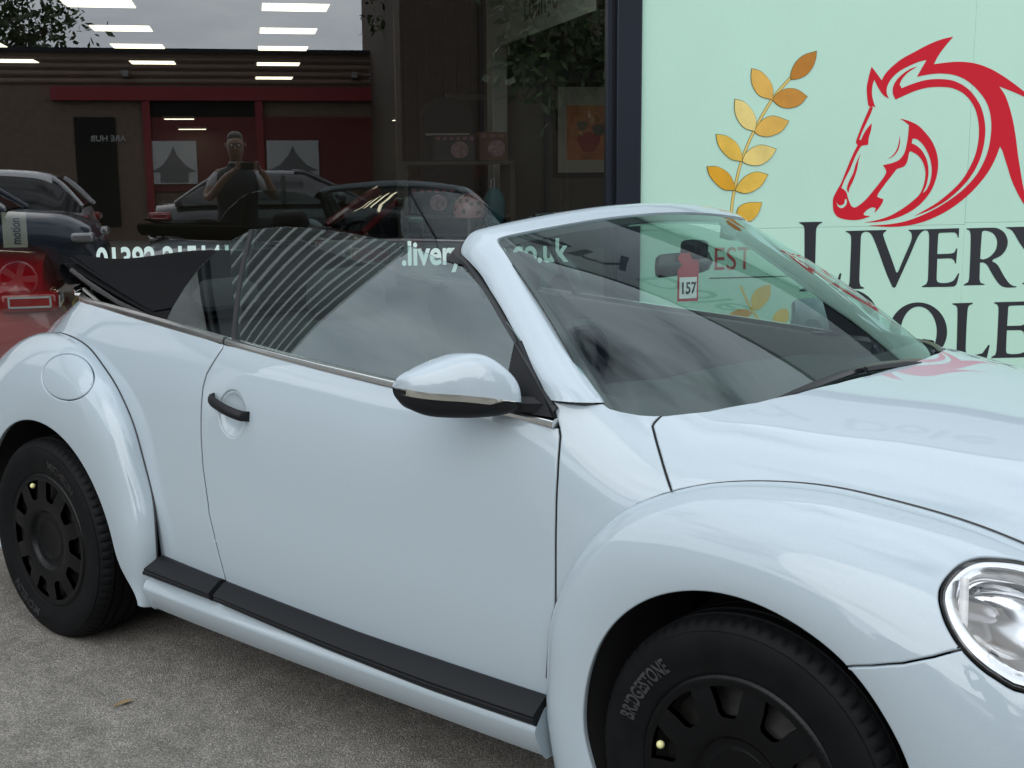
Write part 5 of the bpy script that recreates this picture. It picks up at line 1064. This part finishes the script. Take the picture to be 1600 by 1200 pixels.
MB().tube([(0, .1, .032), (0, .1, 1.42), (0, .0, 1.42), (0, 0, 1.36)], .01, 8).build('bag_stand', mat('grey stand', (.12, .12, .12), .4, .6), tl)
# paper notice stuck on the glass, and its turned lettering
nt_ = site('paper_notice', -1.123, DW+.03, 0, 'buff paper notice with lettering turned on its side at the left of the window', 'notice')
box('notice_sheet', (0, 0, 1.138), (.107, .002, 1.301), mat('buff paper', (.20, .195, .15), .8), nt_)
V, F = text_mesh('motion', .062, .001); mesh_obj('notice_lettering', [(.078-y, -.003, 1.152+x*.68) for x, y in V], F, blk, nt_, False)

# ------------------------------------------------------------------ other cars: lower body, cabin, wheels, lamps
tyre2 = None
darkglass = mat('dark car window', (.012, .014, .016), .05, spec=.8); alloy = mat('alloy wheel', (.35, .35, .36), .3, .9); lensred = mat('red lamp lens', (.35, .01, .012), .08, coat=1); lensclear = mat('clear lamp', (.7, .72, .74), .1, .4)
def other_car(name, root, col, L=4.2, W=1.78, top=((-2.1, .62), (-2.05, .92), (-1.5, .98), (.9, .98), (1.7, .90), (2.0, .74), (2.1, .55)), cab=((-2.0, .95, 0.), (-1.6, 1.35, 1.), (-1.0, 1.46, 1.), (.1, 1.46, 1.), (.4, 1.38, 1.), (1.15, .96, 0.)), wb=2.55, ground=.18, metal=.1, lampz=-.16):
    pm = mat(name+' paint', col, .3, metal, 1.)
    tx, tz = [q[0] for q in top], [q[1] for q in top]; ft = lambda x: sum(np.interp(x+q, tx, tz) for q in np.linspace(-.13, .13, 9))/9 if abs(x) < L/2-.13 else np.interp(x, tx, tz)
    xs = np.linspace(-L/2, L/2, 41); st = []
    for x in xs:
        e = 1-abs(x/(L/2))**6*.16; w = W/2*e*(1-.03*(x > 0)*(x/(L/2))**2); zt = float(ft(x*4.2/L)) if False else float(ft(x)); zb = ground+.06*abs(x/(L/2))**4
        ring = []
        for k in range(24):
            t = 2*math.pi*k/24; c, s_ = math.cos(t), math.sin(t); r = (abs(c)**4.2+abs(s_)**4.2)**(-1/4.2); ring.append((x, w*r*c*(1-.05*max(0, s_)), (zt+zb)/2+(zt-zb)/2*r*s_))
        st.append(ring)
    mb = MB().grid(st[::-1], wrap_v=True); n = 24; mb.f += [tuple(range(n)), tuple((len(st)-1)*n+i for i in range(n))[::-1]]
    mb.build('car_body', pm, root, sharp=50)
    # cabin
    C = [np.array(c) for c in cab]; cs = catmull(C, 4, False); V = []; F = []; FM = []
    for x, z, k in cs:
        k = min(1, max(0, k)); zb = float(ft(x))-.06; wb_ = W/2*.93; wt = W/2*(.93-.20*k); V += [(x, -wb_, zb), (x, -wt-.01, z-.07*k), (x, -wt*.86, z), (x, 0, z+.02), (x, wt*.86, z), (x, wt+.01, z-.07*k), (x, wb_, zb)]
    for i in range(len(cs)-1):
        roof = cs[i][2] > .93 and cs[i+1][2] > .93
        for j in range(6):
            F.append((i*7+j, (i+1)*7+j, (i+1)*7+j+1, i*7+j+1)[::-1]); FM.append(0 if (roof and j in (1, 2, 3, 4)) else 1)
    cabin = mesh_obj('car_cabin', V, F, [pm, darkglass], root, True, None, FM, 50)
    for sgn in (-1, 1):
        for i0, i1 in ((0, 4), (len(cs)-1, len(cs)-9)):
            rng = range(i0, i1+1) if i1 > i0 else range(i0, i1-1, -1); MB().tube([(V[i*7+(2 if sgn < 0 else 4)][0], V[i*7+(2 if sgn < 0 else 4)][1]*1.03, V[i*7+(2 if sgn < 0 else 4)][2]) for i in rng], .035, 8).build('roof_pillar', pm, cabin)
        xm = .0; i = int(np.argmin([abs(c[0]-xm) for c in cs])); MB().tube([V[i*7+(0 if sgn < 0 else 6)], V[i*7+(1 if sgn < 0 else 5)]], .03, 8).build('door_pillar', mat('black pillar', (.01, .01, .01), .3), cabin)
        MB().tube([(.85, sgn*W*.47, .98), (.8, sgn*(W/2+.06), 1.03), (.72, sgn*(W/2+.13), 1.03)], [.03, .07, .05], 8).build('door_mirror', pm, root)
    for sx in (-1, 1):
        for sgn in (-1, 1):
            w = MB().grid([[(.32*r*math.cos(t), y, .32*r*math.sin(t)) for r, y in ((.62, .07), (.78, .095), (.93, .09), (1, .06), (1, -.08))] for t in np.linspace(0, 2*math.pi, 33)[:-1]], wrap_u=True).build('wheel', mat('plain tyre', (.02, .02, .02), .7), root)
            w.location = (sx*wb/2, sgn*(W/2-.10), .32); w.rotation_euler = (0, 0, 0 if sgn > 0 else math.pi)
            mb = MB()
            for k in range(5):
                a = 2*math.pi*k/5
                mb.add([(.03*math.cos(a+1.5), .085, .03*math.sin(a+1.5)), (.19*math.cos(a+.2), .075, .19*math.sin(a+.2)), (.19*math.cos(a-.2), .075, .19*math.sin(a-.2)), (.03*math.cos(a-1.5), .085, .03*math.sin(a-1.5))], [(0, 1, 2, 3)])
            mb.grid([[(r*math.cos(t), y, r*math.sin(t)) for t in np.linspace(0, 2*math.pi, 25)[:-1]] for r, y in ((.205, .07), (.185, .08), (.18, .05))], wrap_v=True); mb.build('wheel_rim', alloy, w)
            arch = MB().grid([[(.37*math.cos(t), y, .37*math.sin(t)) for y in (W/2-.02, W/2*1.004)]+[(.40*math.cos(t), W/2*1.004, .40*math.sin(t))] for t in np.linspace(-.1, math.pi+.1, 20)]).build('wheel_arch', mat('black pillar', (.01, .01, .01), .3), root); arch.location = (sx*wb/2, 0, .32); arch.scale = (1, sgn, 1)
    for sgn in (-1, 1):
        t = MB().box((-L/2-.02, -.17, -.06), (-L/2+.30, .165, .06)).build('tail_lamp', lensred, root, bevel=.03); t.location = (.03, sgn*(W/2-.17), float(ft(-L/2+.1))+lampz)
        f_ = MB(); 
        for lo, hi in (((-L/2-.026, -.14, .028), (-L/2-.019, .14, .034)), ((-L/2-.026, -.14, -.034), (-L/2-.019, .14, -.028)), ((-L/2-.026, -.146, -.034), (-L/2-.019, -.138, .034)), ((-L/2-.026, .138, -.034), (-L/2-.019, .146, .034))): f_.box(lo, hi)
        f_.build('lamp_element', lensclear, t)
        g_ = MB(); ys = .1665*1
        for lo, hi in (((-L/2+.02, -.002, .022), (-L/2+.25, .002, .032)), ((-L/2+.02, -.002, -.032), (-L/2+.25, .002, -.022)), ((-L/2+.24, -.002, -.032), (-L/2+.25, .002, .032)), ((-L/2+.02, -.002, -.032), (-L/2+.03, .002, .032))): g_.box((lo[0], sgn*.167+lo[1], lo[2]), (hi[0], sgn*.167+hi[1], hi[2]))
        g_.build('lamp_element', lensclear, t)
        h = MB().box((L/2-.22, -.16, -.05), (L/2+.01, .16, .05)).build('headlamp', lensclear, root, bevel=.03); h.location = (-.04, sgn*(W/2-.19), float(ft(L/2-.15))-.10)
    box('number_plate', (-L/2-.035, -.26, .55), (-L/2-.02, .26, .66), mat('yellow plate', (.6, .5, .1), .5), root)
    return root
DEEPRED = (.42, .006, .012)
r1 = site('red_saloon', -3.22, DI+1.55, .03, 'deep red saloon inside the showroom with its tail lamp by the window', 'car', None, math.pi+math.radians(4))
other_car('red saloon', r1, DEEPRED, top=((-2.1, .62), (-2.04, .96), (-1.5, 1.01), (.9, .98), (1.7, .90), (2.0, .74), (2.1, .55)), cab=((-1.35, .99, 0.), (-.75, 1.36, 1.), (-.4, 1.43, 1.), (.2, 1.43, 1.), (.5, 1.36, 1.), (1.2, .96, 0.)), lampz=-.235)
r2 = site('red_coupe', 2.72, DI+4.5, .03, 'red car with a long curved roof further inside the showroom', 'car', None, math.radians(8))
other_car('red coupe', r2, (.22, .008, .014), cab=((-1.95, .95, 0.), (-1.5, 1.26, .9), (-.9, 1.45, 1.), (-.2, 1.50, 1.), (.3, 1.42, 1.), (1.2, .96, 0.)))

# ------------------------------------------------------------------ behind the camera: what the shop window mirrors
brick = mat('brown corrugated cladding', (.20, .14, .105), .7, vary=(2, .12))
def clad(L, z0, z1, m, name, par, pitch=.2, dep=.035, horiz=False):
    G = []; n = int(L/pitch*4) if not horiz else int((z1-z0)/pitch*4)
    pro = [0, 0, 1, 1]
    if horiz:
        for i in range(n+1): G.append([(x, -dep*pro[i % 4], z0+(z1-z0)*i/n) for x in (0, L)])
    else:
        jr = random.Random(6)
        for i in range(n+1): G.append([(L*(i+jr.uniform(-.28, .28))/n, -dep*pro[i % 4], z) for z in (z1, z0)])
    mb = MB().grid(G)
    if isinstance(m, tuple):
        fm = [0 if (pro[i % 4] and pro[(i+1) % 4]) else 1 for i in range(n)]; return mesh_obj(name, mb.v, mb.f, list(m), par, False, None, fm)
    return mb.build(name, m, par, False)
unit = site('trade_unit', 4.2, -14.9, 0, 'long brown clad trade unit with red fascia mirrored in the shop window', 'building', None, math.pi)
def ub(name, s0, z0, s1, z1, out0, out1, m, par=unit): return box(name, (4.2-s1, -out1, z0), (4.2-s0, -out0, z1), m, par)
ub('unit_wall', -16, 0, 4.2, 3.7, -6, 0, mat('brown brick', (.17, .12, .09), .85, vary=(9, .2)))
clad(20.2, 3.12, 3.78, brick, 'cladding', unit, .14, .03, True); ub('gutter', -16, 3.78, 4.2, 3.86, -.05, .12, navy)
redm = mat('red fascia', (.24, .018, .024), .5); ub('red_fascia', -3.8, 2.83, 2.6, 3.1, 0, .15, redm)
dr = mat('dark red shopfront', (.13, .012, .014), .55)
ub('shop_surround', -2.05, 0, -1.9, 2.83, 0, .12, redm); ub('shop_surround', .2, 0, .35, 2.83, 0, .12, redm); sp_ = ub('shop_bay', -1.9, 1.0, 4.0, 2.5, 0, .06, dr)
ub('dark_bay', -1.9, 2.5, .2, 2.83, 0, .05, void); ub('dark_bay', -3.4, .3, -2.6, 2.5, 0, .04, void)
for s0, s1 in ((-1.95, -1.02), (.40, 1.47)):
    w = ub('unit_window', s0, 1.15, s1, 2.02, .06, .10, mat('pale window blind', (.48, .50, .50), .6)); c = 4.2-(s0+s1)/2; hw = (s1-s0)/2
    P = [(-.95, .25), (-.5, .38), (-.15, .62), (0, .82), (.15, .62), (.5, .38), (.95, .25), (.6, .22), (.6, .0), (-.6, 0), (-.6, .22)]
    p2, f2 = fill_poly([[(a*hw, b) for a, b in P]]); mesh_obj('blind_picture', [(c+a, -.108, 1.18+b*.9) for a, b in p2], [tuple(t) for t in f2], mat('grey tent print', (.14, .145, .15), .7), w, False)
ub('orange_door', 1.6, 0, 2.3, 2.1, 0, .05, mat('orange brown door', (.26, .10, .035), .6))
for txt, s0, z0, sz in (('ARE HUB', -2.75, 2.02, .17), ('FORCE', 2.9, 3.28, .22)):
    V, F = text_mesh(txt, sz, .002, 'CENTER'); mesh_obj('unit_lettering', [(4.2-s0+x, -.16 if z0 > 3 else -.05, z0+y) for x, y in V], F, mat('pale lettering', (.45, .45, .45), .6), unit, False)
for s0 in (-2.4, 2.2): ub('wall_lamp', s0, 3.3, s0+.12, 3.42, .03, .15, mat('grey lamp box', (.25, .25, .25), .5))
tall = site('tall_brick_block', 9.5, -9.5, 0, 'tall brown brick block mirrored at the right of the shop window', 'building', None, math.pi)
box('block_wall', (0, 0, 0), (6.9, 7, 9.5), mat('dark brown brick', (.060, .045, .032), .9, vary=(8, .2)), tall)
for k in range(5): box('block_fin', (.9+k*1.15, -.05, 0), (.95+k*1.15, 0, 9.5), mat('dark fin', (.02, .018, .015), .8), tall)
box('block_roof', (-.2, -.2, 9.5), (7.1, 7.2, 9.7), navy, tall)
rc = clad(9.9, 3.44, 7.38, (mat('white ribbed steel', (.70, .72, .70), .45, .1), mat('rib recess shade', (.14, .15, .15), .5)), 'ribbed_cladding', shop, .34, .06); rc.location = (-9., -.055, 0)  # recess faces coloured darker, putting shade between the ribs
shed = site('unseen_shed', -17., -7., 0, 'white ribbed metal shed, unseen, added far left for its reflection in the door', 'building', None, math.pi/2)  # unseen building, added for what the car door reflects
clad(16., 0., 4.4, mat('pale shed steel', (.45, .47, .46), .5), 'ribbed_wall', shed, .5, .12); box('shed_roof', (-.3, -.4, 4.4), (16.3, 8, 4.6), navy, shed); box('shed_back', (0, .3, 0), (16, 8, 4.4), wallm, shed)
box('shed_door', (3.0, -.14, 0), (6.2, -.095, 3.6), mat('dark shed door', (.08, .09, .10), .5), shed); box('shed_gutter', (-.3, -.5, 4.2), (16.3, -.40, 4.39), wallm, shed)

w1 = site('white_hatchback', -4.35, -7.5, 0, 'white hatchback across the yard mirrored in the shop window', 'car', None, math.pi); other_car('white hatchback', w1, (.62, .63, .64))
w2 = site('black_saloon', .6, -8.3, 0, 'dark grey saloon across the yard mirrored in the shop window', 'car', None, 0); other_car('dark saloon', w2, (.03, .033, .04), cab=((-1.7, .95, 0.), (-1.1, 1.34, 1.), (-.7, 1.41, 1.), (.1, 1.41, 1.), (.4, 1.34, 1.), (1.2, .94, 0.)))
w3 = site('blue_suv', -3.75, -2.9, 0, 'dark blue sport utility car parked left behind the camera', 'car', None, 0); other_car('blue suv', w3, (.03, .05, .085), W=1.86, top=((-2.1, .7), (-2.05, 1.02), (-1.5, 1.06), (.9, 1.06), (1.7, 1.0), (2.0, .86), (2.1, .6)), cab=((-2.05, 1.04, 0.), (-1.7, 1.5, 1.), (-1.0, 1.64, 1.), (.1, 1.64, 1.), (.4, 1.54, 1.), (1.15, 1.04, 0.)), ground=.24)

# trees with leaf clumps
def tree(name, s, d, h, cr_r, cz, n, seed, lab, trunk=.14, lean=0., squash=1., leaf=.09, gap=1.):
    rg = random.Random(seed); t = site(name, s, d, 0, lab, 'tree'); bark = mat('bark', (.07, .055, .04), .9, vary=(10, .3)); mb = MB(); tips = []
    mb.tube([(0, 0, 0), (lean*.3, .03, h*.3), (lean*.7, -.04, h*.6), (lean, 0, h*.93)], [trunk, trunk*.8, trunk*.55, trunk*.15], 8)
    for k in range(16):
        a = rg.uniform(0, 6.28); z0 = rg.uniform(.35, .85)*h; r = cr_r*rg.uniform(.55, 1.)*squash; z1 = cz+(rg.random()-.4)*cr_r*1.3
        p = [(lean*z0/h, 0, z0), (lean+r*.5*math.cos(a), r*.5*math.sin(a), (z0+z1)/2+.1), (lean+r*math.cos(a), r*math.sin(a), z1)]; mb.tube(p, [trunk*.35, trunk*.2, trunk*.06], 6); tips += [p[1], p[2]]
    mb.build('trunk', bark, t)
    V = []; F = []; cl = [np.array(p) for p in tips]+[np.array((lean+rg.gauss(0, .45)*cr_r*squash, rg.gauss(0, .45)*cr_r*squash, cz+rg.gauss(0, .5)*cr_r)) for _ in range(26)]
    for i in range(n):
        c = rg.choice(cl)+np.array([rg.gauss(0, 1), rg.gauss(0, 1), rg.gauss(0, .8)])*cr_r*.17*gap; e = np.array([rg.gauss(0, 1) for _ in range(3)]); e /= np.linalg.norm(e); q = np.cross(e, [rg.gauss(0, 1) for _ in range(3)]); q /= np.linalg.norm(q); l_ = leaf*rg.uniform(.6, 1.3)
        b = len(V); V += [c-e*l_, c+q*l_*.45, c+e*l_, c-q*l_*.45]; F.append((b, b+1, b+2, b+3))
    mesh_obj('crown', V, F, mat('leaf green', (.045, .075, .02), .6, vary=(1.5, .4)), t, False)
tree('broad_tree', -6.3, -20.4, 6.6, 2.4, 5.2, 4500, 3, 'broad open tree above the trade unit roof at the left', leaf=.12)
tree('slim_tree', 3.05, -11.8, 6.2, .75, 4.6, 1500, 5, 'slim tree before the tall brick block', .07, .0, .7, .08)
tree('near_tree', 4.1, -4.1, 4.4, 1.15, 3.1, 1600, 9, 'small leafy tree right behind the camera mirrored beside the post', .07, 0, 1., .10)
lp = site('lamp_post', 3.15, -10.9, 0, 'thin grey post beside the slim tree', 'post'); MB().tube([(0, 0, 0), (0, 0, 3.4)], .045, 10).build('post_shaft', mat('grey post', (.3, .3, .3), .5), lp); box('post_foot', (-.09, -.09, 0), (.09, .09, .04), mat('grey post', (.3, .3, .3), .5), lp)
hg = site('hedge', -6.5, -12.4, 0, 'dark green hedge at the left before the trade unit', 'hedge'); rg = random.Random(2); V = []; F = []
for i in range(2600):
    c = np.array([rg.uniform(-1.6, 1.6), rg.uniform(-.4, .4), rg.uniform(.05, 1.5)]); e = np.array([rg.gauss(0, 1) for _ in range(3)]); e /= np.linalg.norm(e); q = np.cross(e, [rg.gauss(0, 1) for _ in range(3)]); q /= np.linalg.norm(q); b = len(V); V += [c-e*.09, c+q*.04, c+e*.09, c-q*.04]; F.append((b, b+1, b+2, b+3))
mesh_obj('hedge_leaves', V, F, mat('leaf green', (.045, .075, .02), .6), hg, False); box('hedge_core', (-1.5, -.3, 0), (1.5, .3, 1.3), mat('hedge core', (.02, .03, .012), .9), hg)

# ------------------------------------------------------------------ the photographer (seen only in the shop window)
skin = mat('skin', (.24, .14, .10), .5, vary=(20, .15)); white = mat('white shirt cloth', (.45, .46, .47), .8); vest = mat('dark gilet', (.018, .020, .028), .8); jeans = mat('dark trousers', (.02, .022, .03), .85); hairm = mat('grey hair', (.16, .15, .14), .7)
man = site('person', -.11, -.42, 0, 'person in dark gilet and white sleeves holding up a phone, mirrored in the window', 'person', None, 0.)
def limb(name, chains, m, par, sub=2):
    """continuous body surface grown over a skeleton: chains of (x, y, z, radius)"""
    V = []; E = []; R_ = []; idx = {}
    for ch in chains:
        prev = None
        for x, y, z, *r in ch:
            k = (round(x, 4), round(y, 4), round(z, 4))
            if k not in idx: idx[k] = len(V); V.append(k); R_.append((r[0], r[1] if len(r) > 1 else r[0]))
            if prev is not None and prev != idx[k]: E.append((prev, idx[k]))
            prev = idx[k]
    me = bpy.data.meshes.new(name); me.from_pydata(V, E, []); me.materials.append(m); o = new_obj(name, me, par)
    sk = o.modifiers.new('skin', 'SKIN'); sk.use_smooth_shade = True; o.modifiers.new('sub', 'SUBSURF').levels = sub; o.modifiers['sub'].render_levels = sub
    if not me.skin_vertices: 
        bpy.context.view_layer.objects.active = o; bpy.ops.mesh.customdata_skin_add()
    for i, sv_ in enumerate(me.skin_vertices[0].data): sv_.radius = R_[i]; sv_.use_root = (i == 0)
    return o
# local axes: x to the right of the camera, y towards the shop, z up; the phone is at (.11, .40, 1.50)
body_ = limb('body', [[(0, 0, .95, .13, .10), (0, .0, 1.1, .13, .10), (0, .0, 1.25, .14, .11), (0, -.01, 1.40, .13, .09), (0, .0, 1.50, .06), (0, .02, 1.56, .055), (0, .04, 1.61, .075, .09), (0, .045, 1.67, .092, .105), (0, .04, 1.73, .092, .105), (0, .03, 1.775, .06, .07)],
    [(0, -.01, 1.40, .13, .09), (-.17, -.01, 1.42, .065), (-.29, .06, 1.22, .048), (-.27, .12, 1.19, .045), (-.10, .30, 1.40, .034), (.0, .355, 1.47, .026)],
    [(0, -.01, 1.40, .13, .09), (.17, -.01, 1.42, .065), (.35, .06, 1.22, .048), (.36, .12, 1.20, .045), (.28, .30, 1.40, .034), (.215, .355, 1.47, .026)],
    [(0, 0, .95, .13, .10), (-.10, 0, .88, .09), (-.12, .02, .50, .065), (-.12, -.01, .10, .045), (-.13, .12, .04, .035)],
    [(0, 0, .95, .13, .10), (.10, 0, .88, .09), (.12, .02, .50, .065), (.12, -.01, .10, .045), (.13, .12, .04, .035)]], skin, man)
def torso(name, secs, m):
    st = [[(hw*abs(math.cos(t))**.8*math.copysign(1, math.cos(t)), y0+hd*abs(math.sin(t))**.8*math.copysign(1, math.sin(t)), z) for t in np.linspace(0, 2*math.pi, 33)[:-1]] for z, hw, hd, y0 in secs]
    MB().grid(st, wrap_v=True).build(name, m, man)
torso('gilet', [(.84, .205, .155, 0), (.95, .20, .155, 0), (1.1, .195, .15, 0), (1.25, .205, .155, 0), (1.35, .215, .15, 0), (1.42, .205, .135, -.005), (1.465, .16, .11, -.005), (1.495, .09, .085, 0), (1.53, .075, .078, .01)], vest)
torso('shirt', [(1.44, .12, .10, 0), (1.50, .085, .082, .0), (1.545, .07, .074, .012)], white)
limb('sleeve', [[(-.14, -.01, 1.42, .075), (-.20, .01, 1.38, .078), (-.27, .045, 1.26, .066)]], white, man); limb('sleeve', [[(.14, -.01, 1.42, .075), (.22, .01, 1.38, .078), (.32, .045, 1.26, .066)]], white, man)
limb('trousers', [[(0, 0, .96, .165, .13), (-.10, 0, .86, .105), (-.12, .02, .50, .085), (-.12, -.01, .12, .075)], [(0, 0, .96, .165, .13), (.10, 0, .86, .105), (.12, .02, .50, .085), (.12, -.01, .12, .075)]], jeans, man)
for sx in (-1, 1): limb('shoe', [[(sx*.12, -.07, .05, .045), (sx*.12, .0, .06, .055), (sx*.13, .12, .045, .045, .035), (sx*.135, .17, .04, .03)]], mat('black shoe', (.01, .01, .01), .5), man)
limb('hair', [[(0, -.05, 1.66, .055, .05), (0, -.045, 1.72, .085, .07), (0, .0, 1.775, .088, .085), (0, .06, 1.80, .07, .045), (0, .095, 1.795, .045, .02)]], hairm, man)
for sx in (-1, 1):
    MB().tube([(sx*.032+.026*math.cos(t), .150, 1.70+.018*math.sin(t)) for t in np.linspace(0, 2*math.pi, 15)[:-1]], .003, 6, closed=True).build('glasses', mat('dark frame', (.01, .01, .01), .4), man)
    G = [[(sx*.032+.012*math.sin(p)*math.cos(t), .122-.012*math.cos(p)*-1, 1.70+.012*math.sin(p)*math.sin(t)) for t in np.linspace(0, 2*math.pi, 11)[:-1]] for p in np.linspace(.05, 1.5, 5)]; MB().grid(G, wrap_v=True).build('eye', mat('eye white', (.6, .6, .6), .3), man)
    limb('ear', [[(sx*.088, .03, 1.68, .012), (sx*.094, .022, 1.705, .018), (sx*.09, .02, 1.73, .012)]], skin, man)
limb('nose', [[(0, .135, 1.70, .010), (0, .152, 1.67, .014), (0, .152, 1.655, .016)]], skin, man); MB().tube([(-.026, .127, 1.622), (0, .136, 1.624), (.026, .127, 1.622)], [.003, .006, .003], 8).build('mouth', mat('lip', (.36, .14, .12), .5), man)
# hands: palm, four fingers and thumb round each end of the phone
for sx, hx in ((-1, .0), (1, .215)):
    ch = [[(hx, .355, 1.47, .026, .02), (hx+sx*-.004, .375, 1.50, .03, .016)]]
    limb('palm', ch, skin, man)
    for k in range(4):
        z = 1.475+.019*k; l_ = (.9, 1., 1., .8)[k]; limb('finger', [[(hx-sx*.0, .378, z, .0095), (hx-sx*.012, .402, z+.004, .0088), (hx-sx*.012-sx*.022*l_, .414, z+.006, .008), (hx-sx*.012-sx*.04*l_, .413, z+.006, .007)]], skin, man)
    limb('thumb', [[(hx-sx*.004, .362, 1.485, .012), (hx-sx*.028, .372, 1.478, .0105), (hx-sx*.05, .376, 1.484, .009)]], skin, man)
ph = site('phone', .0, -.012, 1.502, 'black phone held level in both hands of the person', 'phone'); MB().box((-.07, -.008, -.036), (.105, .0, .036)).build('phone_body', mat('black phone', (.012, .012, .013), .25), ph, bevel=.004)
for dx, dz in ((.085, .016), (.085, -.016), (.06, .0)): MB().tube([(dx, 0, dz), (dx, .0025, dz)], .008, 14).build('phone_lens', blackgloss, ph)
